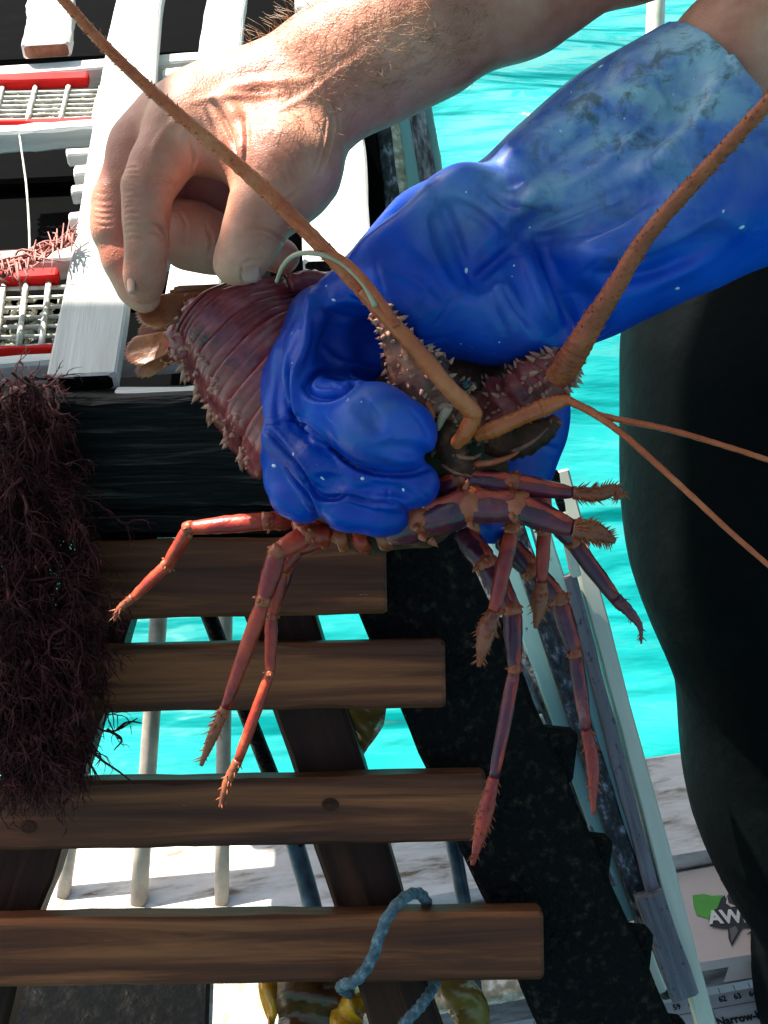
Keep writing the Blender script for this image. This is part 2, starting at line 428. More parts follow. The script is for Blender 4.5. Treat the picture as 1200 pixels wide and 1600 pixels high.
ruler = empty('measuring_strip', shelf(1150, 1590), 'white fish measuring strip with small black numbers on the lower shelf', 'ruler')
e0 = shelf(1100, 1556); e1 = shelf(1100, 1680)
rw = abs((e0 - e1) @ gn)
rc = e0 - gn * rw / 2
timber('strip_base', rc - gdir * 0.42 - UPZ * 0.0005, rc + gdir * 0.35 - UPZ * 0.0005, rw, 0.0022, UPZ, M['white'], ruler, rings=6, ch=0.0006, wob=0.0001)
step = np.linalg.norm(shelf(1181, 1565) - shelf(1156, 1565))
ctr61 = shelf(1105, 1566)
for k in range(-14, 8):
    c = ctr61 + gdir * step * k
    text_mesh(str(61 + k), 0.0075, c, rx, ry, M['ink'], 'number', ruler, bold=0.0002)
tick = Bag()
for k in range(-14, 8):
    c = ctr61 + gdir * step * k + gn * 0.0085 + UPZ * 0.0012
    h = 0.0025
    tick.add([c + gdir * 0.0004 + gn * h, c - gdir * 0.0004 + gn * h, c - gdir * 0.0004 - gn * h, c + gdir * 0.0004 - gn * h], [[0, 1, 2, 3]])
tick.build('tick_marks', M['ink_grey'], ruler, smooth=False)['kind'] = 'stuff'
tb = shelf(1178, 1588)
text_mesh('Narrow-barred', 0.0105, tb - gdir * 0.003, rx, ry, M['ink'], 'species_name', ruler, bold=0.0004)
fr = Bag()
bx0 = shelf(1112, 1578)
def bar(c0, c1, w):
    d = unit(c1 - c0); s = np.cross(UPZ, d) * w / 2; z = UPZ * 0.0013
    fr.add([c0 - s + z, c1 - s + z, c1 + s + z, c0 + s + z], [[0, 1, 2, 3]])
for off_ in (0.0, -0.145):
    a_ = bx0 + gdir * off_
    bar(a_, a_ + gdir * 0.13, 0.0008); bar(a_, a_ - gn * 0.03, 0.0008)
fr.build('name_box', M['ink_grey'], ruler, smooth=False)
text_mesh('Spanish', 0.0105, shelf(812, 1603) , rx, ry, M['ink_grey'], 'species_name', ruler) if False else None

# sticker emblem printed on the pinkish ledge
ZP = ZG - 0.012
def led_pt(px, py): return on_z(px, py, ZP + 0.0006)
stick = empty('ledge_sticker', led_pt(1140, 1430), 'green blotch and black emblem with white letters stuck on the pinkish ledge', 'sticker')
def poly(name, pts, mat, lift, parent=stick):
    V = np.array([led_pt(*p) for p in pts]) + UPZ * lift
    n = len(V); V2 = np.vstack([V, V - UPZ * 0.0004])
    Fc = [list(range(n))[::-1]] + [[i, (i + 1) % n, n + (i + 1) % n, n + i] for i in range(n)]
    o = mesh_obj(name, V2, Fc, mat, parent, smooth=False)
    bmm = bmesh.new(); bmm.from_mesh(o.data); bmesh.ops.recalc_face_normals(bmm, faces=bmm.faces); bmm.to_mesh(o.data); bmm.free()
    return o
poly('green_patch', [(1082, 1399), (1100, 1397), (1112, 1400), (1130, 1399), (1128, 1410), (1117, 1422), (1108, 1436), (1100, 1433), (1088, 1429), (1084, 1416)], M['green'], 0.0004)
poly('emblem', [(1121, 1419), (1126, 1405), (1132, 1399), (1134, 1405), (1138, 1396), (1143, 1396), (1150, 1404), (1158, 1414), (1157, 1424), (1168, 1427), (1174, 1440), (1176, 1450), (1160, 1449), (1152, 1462), (1143, 1479), (1138, 1466), (1137, 1450), (1128, 1451), (1110, 1447), (1107, 1441), (1109, 1431), (1115, 1423)], M['ink'], 0.0008)
poly('emblem_shade', [(1140, 1452), (1149, 1448), (1153, 1456), (1143, 1474)], M['ink_grey'], 0.0012)
poly('emblem_light', [(1134, 1412), (1136, 1402), (1138, 1412), (1150, 1417), (1142, 1418)], M['pink'], 0.0012)
poly('emblem_mark', [(1166, 1461), (1174, 1454), (1175, 1458)], M['ink'], 0.0008)
poly('emblem_mark', [(1124, 1374), (1128, 1375), (1134, 1381), (1130, 1380)], M['ink_grey'], 0.0008)
poly('emblem_mark', [(1136, 1383), (1141, 1382), (1147, 1390), (1143, 1391)], M['ink_grey'], 0.0008)
text_mesh('AWR', 0.0185, led_pt(1142, 1434), unit(led_pt(1190, 1432) - led_pt(1110, 1436)), gn, M['white'], 'lettering', stick, lift=0.0013, bold=0.0007)

# rubber mat lying on the lower shelf
ZM = ZG - 0.012 + 0.007
a_ = on_z(-60, 1612, ZM); b_ = on_z(326, 1582, ZM)
wmat = timber('rubber_mat', a_, b_, abs((on_z(140, 1535, ZM) - on_z(140, 1690, ZM)) @ gn), 0.006, UPZ, M['black'], None, rings=8)
tag(wmat, 'wet black rubber mat on the ledge below the lowest batten', 'mat')

# stanchions standing on the gunwale, behind the pot
for i, (x0, y0, x1, y1, r, m_, lab) in enumerate([
        (248, 960, 215, 1432, 13.5, 'post', 'beige stanchion behind the pot, between the maroon seaweed and the slanting pole'),
        (352, 960, 346, 1432, 11.5, 'post', 'beige stanchion behind the pot, beside the two long hanging lobster legs'),
        (138, 1120, 96, 1420, 11, 'post', 'stanchion nearest the hanging maroon seaweed')]):
    foot = on_z(x1, y1, ZG - 0.012)
    d1 = (foot - CAMPOS) @ FWD
    top = pt(x0, y0, d1 * 0.985)
    tp = foot + (top - foot) * 1.9
    st = empty('stanchion', foot, lab, 'stanchion', 'stanchions along the gunwale')
    V, Fc = tube_geo(np.linspace(foot, tp, 8), r / F * d1, 14)
    mesh_obj('pole', V, Fc, M[m_], st)
    V, Fc = tube_geo(np.linspace(foot, foot + unit(tp - foot) * 0.012, 3), [r / F * d1 * 1.9, r / F * d1 * 1.9, r / F * d1 * 1.2], 14)
    mesh_obj('foot_flange', V, Fc, M[m_], st)
# leaning pipes seen through the pot
for (P, r, m_, lab) in [
        ([(318, 940), (372, 1080), (425, 1215), (470, 1320)], 13, 'beam', 'dark slanting pole behind the third gap of the pot'),
        ([(452, 1290), (476, 1370), (492, 1430), (520, 1530)], 15, 'pipe', 'short blue-grey pipe beside the inner brace of the pot'),
        ([(700, 1280), (716, 1360), (730, 1450), (752, 1640)], 12, 'pipe', 'long blue-grey pipe beside the wide black corner post')]:
    pts = np.array([pt(x, y, 0.875) for x, y in P])
    V, Fc = tube_geo(spline(pts, 14), r / F * 0.875, 12, jit=0.02)
    o = mesh_obj('leaning_pipe', V, Fc, M[m_])
    tag(o, lab, 'pipe', 'pipes leaning inside the pot')
# far mast stub at the top, beyond the glove
V, Fc = tube_geo(np.array([pt(1033, -220, 1.5), pt(1024, 30, 1.5), pt(1012, 380, 1.5), pt(1004, 900, 1.5)]), 0.0115, 12)
o = mesh_obj('far_pole', V, Fc, M['rail_cream']); tag(o, 'thin cream pole just visible above the glove cuff', 'pole')

# unseen boards added overhead to shade the near half of the scene
# their edges and slots are shaped to place the shadow edge and dapples
SHADE_Z = 3.15
def shade_board(x0, x1, y0, y1, name='shade_board'):
    a = np.array([x0, (y0 + y1) / 2, SHADE_Z + 0.02]); b = np.array([x1, (y0 + y1) / 2, SHADE_Z + 0.02])
    timber(name, a, b, y1 - y0, 0.02, UPZ, M['hull'], boat, rings=4, wob=0.0002)
shade_board(-0.645, 1.6, -0.2, 1.236)
shade_board(-0.618, 1.6, 1.240, 1.300)
shade_board(-1.40, 1.6, 1.304, 1.535)
shade_board(-1.20, -0.649, 0.60, 1.200)
shade_board(-1.20, -0.716, 1.202, 1.220)
shade_board(-0.700, -0.649, 1.202, 1.220)
shade_board(-1.20, -0.649, 1.222, 1.236)
shade_board(-0.832, -0.775, 1.240, 1.300)
shade_board(-0.87, 1.6, 1.735, 1.945)
# ------------------------------------------------------------------ the slatted lobster pot
DF = 0.775                                     # depth of its sloping front side
NF = -FWD                                      # that side faces the viewer
def dT(py): return 1.0 / (0.872 + 0.00069 * py)
def T(px, py, low=0.0):                        # a point on the top side, low metres under it
    return pt(px, py, dT(py)) - NT * low
NT = np.zeros(3)
_a, _b, _c = T(0, 0), T(600, 0), T(300, 600)
NT = unit(np.cross(_b - _a, _c - _a))
if NT[2] < 0: NT = -NT
PX = 1.0 / F
pot = empty('lobster_pot', pt(400, 1500, 0.85), 'wooden slatted lobster pot with bleached top planks and dark wet front battens', 'lobster pot')

# four front battens
for (x0, y0, x1, y1, h, rings) in [(118, 907, 604, 897, 125, 16), (70, 1063, 696, 1053, 104, 18), (-90, 1278, 760, 1263, 106, 22), (-120, 1493, 850, 1479, 106, 24)]:
    timber('front_batten', pt(x0, y0, DF), pt(x1, y1, DF), h * PX * DF, 0.022, NF, M['batten'], pot, rings=rings, wob=0.0004, ch=0.0025)
# knots standing proud on the third batten
for (x, y) in [(516, 1257), (44, 1292)]:
    c = pt(x, y, DF - 0.0005)
    th = np.linspace(0, 2 * np.pi, 16, endpoint=False)
    V = []
    for r, z in [(26, 0.0), (19, 0.0016), (12, 0.0004), (6, 0.0016)]:
        for t in th: V.append(c + (RGT * math.cos(t) * r * 0.95 + UPV * math.sin(t) * r * 0.7) * PX * DF * 0.55 + NF * z)
    V.append(c + NF * 0.0018)
    Fc = [[i * 16 + k, i * 16 + (k + 1) % 16, (i + 1) * 16 + (k + 1) % 16, (i + 1) * 16 + k] for i in range(3) for k in range(16)]
    Fc += [[48 + k, 48 + (k + 1) % 16, 64] for k in range(16)]
    mesh_obj('knot', V, Fc, M['knot'], pot)
# dark board end, lengthened to fill the dark slot above the first batten
timber('back_slat', pt(60, 822, DF + 0.012), pt(560, 814, DF + 0.012), 52 * PX * DF, 0.02, NF, M['beam'], pot, rings=8)

# slanting braces and the wide corner post behind the battens
DB = DF + 0.026
timber('brace', pt(380, 790, DB), pt(665, 1690, DB), 108 * PX * DB, 0.03, NF, M['brace'], pot, rings=20)
timber('brace', pt(200, 790, DB), pt(-82, 1690, DB), 120 * PX * DB, 0.03, NF, M['brace'], pot, rings=20)
timber('corner_post', pt(585, 770, DB + 0.002), pt(985, 1690, DB + 0.002), 196 * PX * DB, 0.035, NF, M['slime'], pot, rings=26, wob=0.0007)
# ends of the right-hand side battens, stepping down behind the post
for (x, y) in [(784, 1004), (872, 1176), (925, 1352), (990, 1488), (1042, 1640)]:
    c = pt(x, y, DB + 0.012)
    timber('side_batten', c - RGT * 0.05 + UPV * 0.004, c + RGT * 0.012 - UPV * 0.004, RNG.uniform(78, 112) * PX * DB, 0.02, NF + 0.25 * RGT, M['slime'], pot, rings=6, wob=0.0003)

# heavy black beam between top and front
NB = unit(np.array([0, -0.90, 0.44]))
b0 = pt(-130, 716, DF - 0.006); b1 = pt(640, 706, DF - 0.006)
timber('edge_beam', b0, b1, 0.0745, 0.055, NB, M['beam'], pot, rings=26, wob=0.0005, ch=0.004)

# top planks running away from the beam: (near x, near y, far x, far y, width px at near)
for (x0, y0, x1, y1, w, lab) in [
        (126, 586, 232, -90, 108, None),
        (300, 470, 362, -90, 84, None),
        (528, 405, 500, -90, 112, None),
        (72, 68, 86, -60, 74, 'short plank end with rust coloured end grain')]:
    th = 0.014
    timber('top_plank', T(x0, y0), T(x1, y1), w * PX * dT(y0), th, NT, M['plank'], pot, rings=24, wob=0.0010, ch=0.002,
           end_mat=M['endgrain'] if lab else M['slime'], label=lab)  # long planks get black end faces, painting in the shade there
# cross bars under the planks
for (x0, y0, x1, y1, w) in [(-60, 84, 575, 41, 26), (-60, 176, 330, 150, 24), (-60, 374, 330, 346, 30), (-60, 536, 560, 492, 26)]:
    timber('cross_bar', T(x0, y0, 0.017), T(x1, y1, 0.017), w * PX * dT(y0) * 1.25, 0.02, NT, M['plank'], pot, rings=16, ch=0.002)
# pale bar added to stand for the sky-lit top of the beam
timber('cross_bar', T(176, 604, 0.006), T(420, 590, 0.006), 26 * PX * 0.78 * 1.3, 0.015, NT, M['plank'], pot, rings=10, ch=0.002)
# five short slats butting in under the left plank
for (x0, y0) in [(100, 203), (112, 232), (108, 262), (104, 302), (97, 344)]:
    timber('short_slat', T(x0 - 4, y0 + 2, 0.018), T(x0 + 86, y0 - 5, 0.018), 17 * PX * dT(y0) * 1.4, 0.012, NT, M['plank'], pot, rings=6, ch=0.0015)
# small pale block between the two long planks
timber('spacer_block', T(250, 89, 0.014), T(288, 86, 0.014), 27 * PX * dT(88) * 1.3, 0.012, NT, M['gunwale'], pot, rings=6)
# black boards added to paint in the deep shade inside the pot
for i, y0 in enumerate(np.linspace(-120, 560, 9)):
    timber('inner_shade_board', T(-160, y0 + 8, 0.11 + 0.014 * (i % 2)), T(590 - i * 2, y0 - 20, 0.11 + 0.014 * (i % 2)), 92 * PX * dT(y0) * 2.5, 0.012, NT, M['void'], pot, rings=6)
# cord hanging down the dark opening
V, Fc = tube_geo(spline(np.array([T(22, 176, 0.02), T(29, 240, 0.028), T(33, 300, 0.028), T(37, 365, 0.02)]), 14), 0.0009, 6, jit=0.2)
mesh_obj('cord', V, Fc, M['mesh'], pot)
# maroon lid piece at the lower left of the opening
timber('lid_flap', T(-40, 336, 0.04), T(34, 333, 0.04), 46 * PX * dT(335) * 1.4, 0.006, NT, M['weed'], pot, rings=5)

# two red-rimmed gratings between the bars
def grating(x0, x1, yt, yb, red_w, lab):
    g = empty('escape_grating', T((x0 + x1) / 2, yb, 0.03), lab, 'grating', 'red rimmed gratings set in the pot top')
    Lw = 0.014
    timber('rim', T(x0, yt, Lw), T(x1 - 20, yt - 5, Lw), red_w * PX * dT(yt) * 1.5, 0.010, NT, M['red'], g, rings=8, ch=0.0015)
    timber('rim', T(x0, yb, Lw + 0.004), T(x1, yb - 6, Lw + 0.004), 6 * PX * dT(yb) * 1.5, 0.010, NT, M['red'], g, rings=8, ch=0.001)
    n = 7
    for k in range(n):
        y = yt + 12 + (yb - yt - 20) * k / (n - 1)
        V, Fc = tube_geo(np.linspace(T(x0, y, Lw + 0.008), T(x1, y - 5, Lw + 0.008), 10), 0.0016, 6, jit=0.25)
        mesh_obj('wire', V, Fc, M['mesh'], g)
    for x in np.linspace(x0 + 48, x1 - 8, 4):
        V, Fc = tube_geo(np.linspace(T(x + 8, yt + 4, Lw + 0.006), T(x - 6, yb - 2, Lw + 0.006), 6), 0.0022, 6, jit=0.2)
        mesh_obj('cross_wire', V, Fc, M['mesh'], g)
    # crust of shell grit lodged behind the wires
    B = Bag()
    for _ in range(150):
        x = RNG.uniform(x0, x1); y = RNG.uniform(yt + 14, yb - 6)
        V, Fc = cone_geo(T(x, y, Lw + 0.013), unit(NPR.normal(size=3) + NT), RNG.uniform(.003, .007), RNG.uniform(.0018, .0042), 5)
        B.add(V, Fc)
    tag(B.build('shell_crust', M['cap_speckled'], g, smooth=False), kind='stuff')
grating(-60, 152, 98, 160, 17, 'upper red rimmed wire grating, below the short plank end')
grating(-60, 104, 402, 512, 15, 'lower red rimmed wire grating, below the dark opening')

# ------------------------------------------------------------------ long rails of the pot tipper, right of the pot
tip = empty('pot_tipper', pt(1070, 1590, 0.9), 'stacked teal, grey and cream tipper rails running down beside the pot', 'pot tipper')
# lower run: (top px, bottom px, width top, width bottom, depth, material)
def strip(name, top, bot, w, d, mat, rings=24, thick=0.02, n=NF, lab=None):
    timber(name, pt(*top, d), pt(*bot, d + 0.005), w * PX * d, thick, n, M[mat], tip, rings=rings, wob=0.0004, ch=0.0012, label=lab)
NR = unit(NF + 0.12 * RGT)
strip('rail', (712, 740), (965, 1430), 48, 0.880, 'rail_grey', lab='rough grey timber rail')
strip('rail', (744, 740), (986, 1440), 30, 0.874, 'rail_teal', lab='narrow teal rail')
strip('rail', (776, 740), (1052, 1560), 32, 0.866, 'rail_dark', thick=0.026, lab='pitted dark rail speckled with white')
strip('rail', (820, 742), (1032, 1440), 27, 0.868, 'rail_teal', lab='upper teal rail')
strip('rail', (892, 900), (1064, 1560), 21, 0.860, 'rail_purple', lab='violet grey worn rail')
strip('rail', (876, 735), (1120, 1660), 27, 0.868, 'rail_cream', lab='cream edged outer rail')
strip('rail_stub', (890, 850), (902, 902), 15, 0.850, 'rail_cream', rings=6, thick=0.01, lab='short cream peg on the rail')
strip('rail', (1016, 1400), (1072, 1562), 44, 0.857, 'rail_purple', rings=8, lab='broad grey rail foot')
strip('edge_chip', (845, 1120), (882, 1220), 11, 0.842, 'rail_cream', rings=6, thick=0.008)
strip('edge_chip', (922, 1296), (962, 1385), 12, 0.842, 'rail_grey', rings=6, thick=0.008)
strip('edge_chip', (1000, 1462), (1036, 1552), 16, 0.842, 'rail_cream', rings=6, thick=0.008)
# black rounded cap at the head of the rails
V, Fc = tube_geo(spline(np.array([pt(864, 735, .85), pt(868, 760, .85), pt(880, 800, .85)]), 8), [0.003, .0042, .0042, .004, .004, .003, .003, .002], 10)
mesh_obj('bolt_head', V, Fc, M['beam'], tip)
# upper run seen between arm and glove
DU = 1.0
strip('upper_rail', (566, 120), (612, 520), 26, DU - 0.02, 'void', thick=0.04, lab='black tarred rail')
strip('upper_rail', (590, 120), (636, 520), 24, DU - 0.008, 'rail_dark', lab='pitted grey upper rail')
strip('upper_rail', (606, 120), (660, 520), 17, DU - 0.006, 'cap_speckled', lab='pale gritty upper rail')
strip('upper_rail', (620, 110), (682, 520), 27, DU - 0.004, 'rail_teal', lab='broad teal upper rail')
strip('upper_rail', (640, 100), (708, 520), 28, DU - 0.006, 'rail_grey', lab='rough grey upper rail')
strip('upper_rail', (652, 100), (728, 520), 20, DU + 0.002, 'rail_teal', lab='outer teal upper rail')
strip('upper_rail', (676, 252), (700, 340), 18, DU + 0.03, 'gunwale', rings=6, lab='short white end piece beyond the teal rail')

# ------------------------------------------------------------------ rope, kelp, seaweed
def rope(name, P, r, lab, grp):
    C = spline(np.array([pt(*p) for p in P]), 150)
    V, Fc = tube_geo(C, r, 10)
    # twisted strands: push the surface in and out along a helix
    V = V.copy(); n = len(C)
    for i in range(n):
        for k in range(10):
            j = i * 10 + k
            V[j] = C[i] + (V[j] - C[i]) * (1 + 0.11 * math.cos(3 * (2 * math.pi * k / 10) + i * 0.62) + 0.02 * RNG.random())
    o = mesh_obj(name, V, Fc, M['rope']); tag(o, lab, 'rope', grp)
rope('rope', [(668, 1412, .80), (655, 1396, .775), (630, 1404, .752), (602, 1440, .744), (580, 1500, .742), (556, 1532, .744), (538, 1538, .752), (534, 1545, .79), (560, 1560, .86)], 0.0036, 'blue-grey rope looped over the lowest batten', 'ropes on the pot')
rope('rope', [(690, 1470, .83), (682, 1530, .80), (660, 1568, .775), (628, 1605, .765), (600, 1660, .765)], 0.0036, 'blue-grey rope end hanging below the lowest batten', 'ropes on the pot')

def ribbon(name, P, W, d, mat, lab, thick=0.0015):
    """a leathery blade: centre line P in pixels, half widths W, with curled ruffled edges"""
    P = spline(np.array([[p[0], p[1]] for p in P], float), 16); Wd = np.interp(np.linspace(0, 1, 16), np.linspace(0, 1, len(W)), W)
    V = []; K = 7
    for i in range(16):
        t = P[min(i + 1, 15)] - P[max(i - 1, 0)]; t = t / np.linalg.norm(t); nrm = np.array([-t[1], t[0]])
        for k in range(K):
            s = (k / (K - 1) - 0.5) * 2
            q = P[i] + nrm * s * Wd[i]
            V.append(pt(q[0], q[1], d + 0.006 * math.sin(i * 0.8 + s * 2.2) + 0.01 * s * s))
    Fc = [[i * K + k, i * K + k + 1, (i + 1) * K + k + 1, (i + 1) * K + k] for i in range(15) for k in range(K - 1)]
    o = mesh_obj(name, V, Fc, mat); md = o.modifiers.new('solid', 'SOLIDIFY'); md.thickness = thick
    tag(o, lab, 'kelp', 'kelp caught on the pot')
ribbon('kelp_blade', [(470, 1500), (490, 1550), (500, 1600), (490, 1680)], [40, 62, 66, 50], 0.835, M['kelp'], 'broad dark brown kelp blade below the lowest batten')
ribbon('kelp_blade', [(432, 1500), (424, 1550), (424, 1595), (420, 1630)], [30, 20, 6, 2], 0.85, M['kelp_yellow'], 'bright amber kelp tip left of the brown kelp')
ribbon('kelp_blade', [(575, 1555), (545, 1580), (540, 1620)], [16, 26, 26], 0.823, M['kelp_yellow'], 'amber kelp scrap right of the brown kelp')
ribbon('kelp_blade', [(700, 1500), (712, 1545), (736, 1585), (728, 1660)], [22, 32, 30, 20], 0.845, M['kelp_olive'], 'olive brown kelp strip beside the lower blue-grey pipe')
ribbon('kelp_blade', [(566, 1090), (566, 1130), (562, 1165), (558, 1190)], [40, 34, 14, 3], 0.83, M['kelp_olive'], 'olive kelp tip hanging below the second batten')

def weed(name, seeds, mat, lab, n, seg, step, grav, spread, r0, dlo, dhi, branch=2, extra=None, grp='seaweed tangled on the pot'):
    B = Bag()
    for s in range(n):
        x, y = seeds(s)
        d = RNG.uniform(dlo, dhi)
        a = RNG.gauss(math.pi / 2, spread)
        stack = [(x, y, d, a, seg, r0, 0)]
        while stack:
            x, y, d, a, k, r, lv = stack.pop()
            pts = [pt(x, y, d)]
            for i in range(k):
                a += RNG.gauss(0, 0.35); a += (math.pi / 2 - a) * grav
                x += math.cos(a) * step; y += math.sin(a) * step; d += RNG.gauss(0, 0.0012)
                pts.append(pt(x, y, max(d, dlo - .02)))
                if lv < branch and RNG.random() < 0.42:
                    stack.append((x, y, d, a + RNG.choice([-1, 1]) * RNG.uniform(0.4, 1.1), max(2, k - i - 1 if lv else k // 2), r * 0.6, lv + 1))
            C = np.array(pts); rr = np.linspace(r, r * 0.3, len(C)) * RNG.choice([.6, .8, 1, 1.5])
            V, Fc = tube_geo(C, rr, 4, jit=0.2)
            B.add(V, Fc)
    if extra: extra(B)
    o = B.build(name, mat); tag(o, lab, 'seaweed', grp)
def hang(s):
    t = RNG.random() ** 0.8
    y = 580 + t * 590
    w = (20 + 50 * min(1, t * 2.2)) * (1 if t < .55 else 1 - (t - .55) * 0.9)
    return min(126, RNG.gauss(36, w * 0.78)), y
def hang_twigs(B):
    for P in [[(120, 1090), (150, 1135), (180, 1142), (215, 1122)], [(130, 1145), (150, 1180), (185, 1205), (212, 1226)], [(168, 1140), (190, 1155), (178, 1172)],
              [(110, 1040), (130, 1060), (146, 1052)], [(100, 850), (125, 880), (140, 905)], [(184, 1140), (200, 1128), (222, 1130)]]:
        C = spline(np.array([pt(x, y, 0.752 + 0.004 * math.sin(x)) for x, y in P]), 10)
        V, Fc = tube_geo(C, np.linspace(0.0011, 0.0004, 10), 5, jit=0.2); B.add(V, Fc)
weed('seaweed_clump', hang, M['weed'], 'dark maroon seaweed clump hanging down the left of the pot', 900, 12, 7.5, 0.16, 0.85, 0.00105, 0.715, 0.772, extra=hang_twigs)
weed('seaweed_tuft', lambda s: (RNG.uniform(-20, 70), RNG.uniform(585, 625)), M['weed_pink'], 'pale pink seaweed tuft on top of the maroon clump', 26, 6, 8, -0.05, 2.4, 0.0012, 0.735, 0.755, branch=2)
weed('seaweed_strand', lambda s: (RNG.uniform(0, 110), 0), M['weed_pink'], 'salmon pink seaweed strand lying across the lower grating', 0, 2, 8, 0, 2.0, 0.001, 0.9, 0.92, branch=0,
     extra=lambda B: [B.add(*tube_geo(spline(np.array([T(x + RNG.gauss(0, 5), y + RNG.gauss(0, 6), -0.006 - RNG.random() * .006) for x, y in [(-30, 446), (10, 432), (40, 420), (72, 408), (100, 392), (122, 382)]]), 22), np.linspace(0.0014, 0.0006, 22), 5, jit=.3)) for _ in range(9)]
     + [B.add(*tube_geo(np.array([T(x, 455 - x * .55, -.008), T(x + RNG.gauss(4, 6), 455 - x * .55 + RNG.gauss(0, 10), -.013), T(x + RNG.gauss(8, 10), 455 - x * .55 + RNG.gauss(0, 18), -.012)]), [.0011, .0008, .0004], 4)) for x in np.linspace(-20, 120, 60)])
# ------------------------------------------------------------------ smooth bodies from distance fields
def pnoise(X, Y, Z, f, seed=0):
    r = np.random.default_rng(seed); s = 0
    for i in range(7):
        k = r.normal(size=3); k = k / np.linalg.norm(k) * f * r.uniform(0.6, 1.5)
        s = s + np.sin(k[0] * X + k[1] * Y + k[2] * Z + r.uniform(0, 6.28))
    return s / 7

class Field:
    """distance field on a grid in view-aligned metres"""
    def __init__(s, lo, hi, h):
        s.lo = np.array(lo, float); s.h = h
        s.n = np.ceil((np.array(hi) - s.lo) / h).astype(int) + 1
        s.D = np.full(s.n, 0.06, np.float32)
    def win(s, lo, hi):
        a = np.clip(np.floor((lo - s.lo) / s.h).astype(int), 0, s.n); b = np.clip(np.ceil((hi - s.lo) / s.h).astype(int) + 1, 0, s.n)
        sl = tuple(slice(i, j) for i, j in zip(a, b))
        ax = [s.lo[k] + s.h * np.arange(a[k], b[k]) for k in range(3)]
        return sl, np.meshgrid(*ax, indexing='ij')
    def seg(s, a, b, ra, rb, k=0.01, op='u', flat=None):
        a = np.asarray(a, float); b = np.asarray(b, float)
        m = max(ra, rb) * (1.0 if flat is None else max(1.0, flat[1])) + 0.03
        sl, (X, Y, Z) = s.win(np.minimum(a, b) - m, np.maximum(a, b) + m)
        if X.size == 0: return
        d = b - a; L2 = max(d @ d, 1e-12)
        t = np.clip(((X - a[0]) * d[0] + (Y - a[1]) * d[1] + (Z - a[2]) * d[2]) / L2, 0, 1)
        qx, qy, qz = X - a[0] - t * d[0], Y - a[1] - t * d[1], Z - a[2] - t * d[2]
        if flat is not None:                    # squash along a direction
            f, sc = unit(flat[0]), flat[1]
            c = (qx * f[0] + qy * f[1] + qz * f[2]) * (1 / sc - 1)
            qx, qy, qz = qx + c * f[0], qy + c * f[1], qz + c * f[2]
        e = np.sqrt(qx * qx + qy * qy + qz * qz) - (ra + (rb - ra) * t)
        if flat is not None: e = e * min(1.0, flat[1] ** 0.5)
        D = s.D[sl]
        if op == 'u':
            h_ = np.clip(0.5 + 0.5 * (D - e) / k, 0, 1)
            s.D[sl] = D * (1 - h_) + e * h_ - k * h_ * (1 - h_)
        else:
            h_ = np.clip(0.5 - 0.5 * (D + e) / k, 0, 1)
            s.D[sl] = D * (1 - h_) - e * h_ + k * h_ * (1 - h_)
    def chain(s, P, k=0.01, flat=None, op='u'):
        """P rows: px, py, depth, radius in pixels"""
        for p, q in zip(P[:-1], P[1:]):
            s.seg(cpt(*p[:3]), cpt(*q[:3]), p[3] / F * p[2], q[3] / F * q[2], k, op, flat)
    def grid(s):
        ax = [s.lo[k] + s.h * np.arange(s.n[k]) for k in range(3)]
        return np.meshgrid(*ax, indexing='ij')
    def mesh(s):
        """surface nets"""
        D = s.D; inside = D < 0
        c = np.zeros(tuple(np.array(D.shape) - 1), np.int8)
        for i in (0, 1):
            for j in (0, 1):
                for k in (0, 1):
                    c += inside[i:D.shape[0] - 1 + i, j:D.shape[1] - 1 + j, k:D.shape[2] - 1 + k]
        act = (c > 0) & (c < 8)
        idx = np.argwhere(act)
        num = np.full(act.shape, -1, np.int64); num[act] = np.arange(len(idx))
        acc = np.zeros((len(idx), 3)); cnt = np.zeros(len(idx))
        cor = [(i, j, k) for i in (0, 1) for j in (0, 1) for k in (0, 1)]
        val = {q: D[idx[:, 0] + q[0], idx[:, 1] + q[1], idx[:, 2] + q[2]].astype(float) for q in cor}
        for q in cor:
            for ax in range(3):
                if q[ax] == 0:
                    r = list(q); r[ax] = 1; r = tuple(r)
                    a, b = val[q], val[r]; x = (a < 0) != (b < 0)
                    t = np.where(x, a / np.where(a == b, 1, a - b), 0)
                    P = np.tile(np.array(q, float), (len(idx), 1)); P[:, ax] = t
                    acc[x] += P[x]; cnt[x] += 1
        V = s.lo + s.h * (idx + acc / cnt[:, None])
        faces = []
        for ax in range(3):
            u, v = [(1, 2), (2, 0), (0, 1)][ax]
            A = np.take(inside, range(0, D.shape[ax] - 1), ax); B = np.take(inside, range(1, D.shape[ax]), ax)
            for flip, msk in ((False, A & ~B), (True, B & ~A)):
                e = np.argwhere(msk)
                e = e[(e[:, u] > 0) & (e[:, v] > 0) & (e[:, u] < D.shape[u] - 1) & (e[:, v] < D.shape[v] - 1)]
                def cell(du, dv):
                    q = e.copy(); q[:, u] -= du; q[:, v] -= dv
                    return num[q[:, 0], q[:, 1], q[:, 2]]
                qd = np.stack([cell(1, 1), cell(0, 1), cell(0, 0), cell(1, 0)], 1)
                faces.append(qd[:, ::-1] if flip else qd)
        Fc = np.vstack(faces)
        Fc = Fc[(Fc >= 0).all(1)]
        # the view frame (right, down, deep) is right-handed, so the faces keep their winding
        return c2w(V), Fc

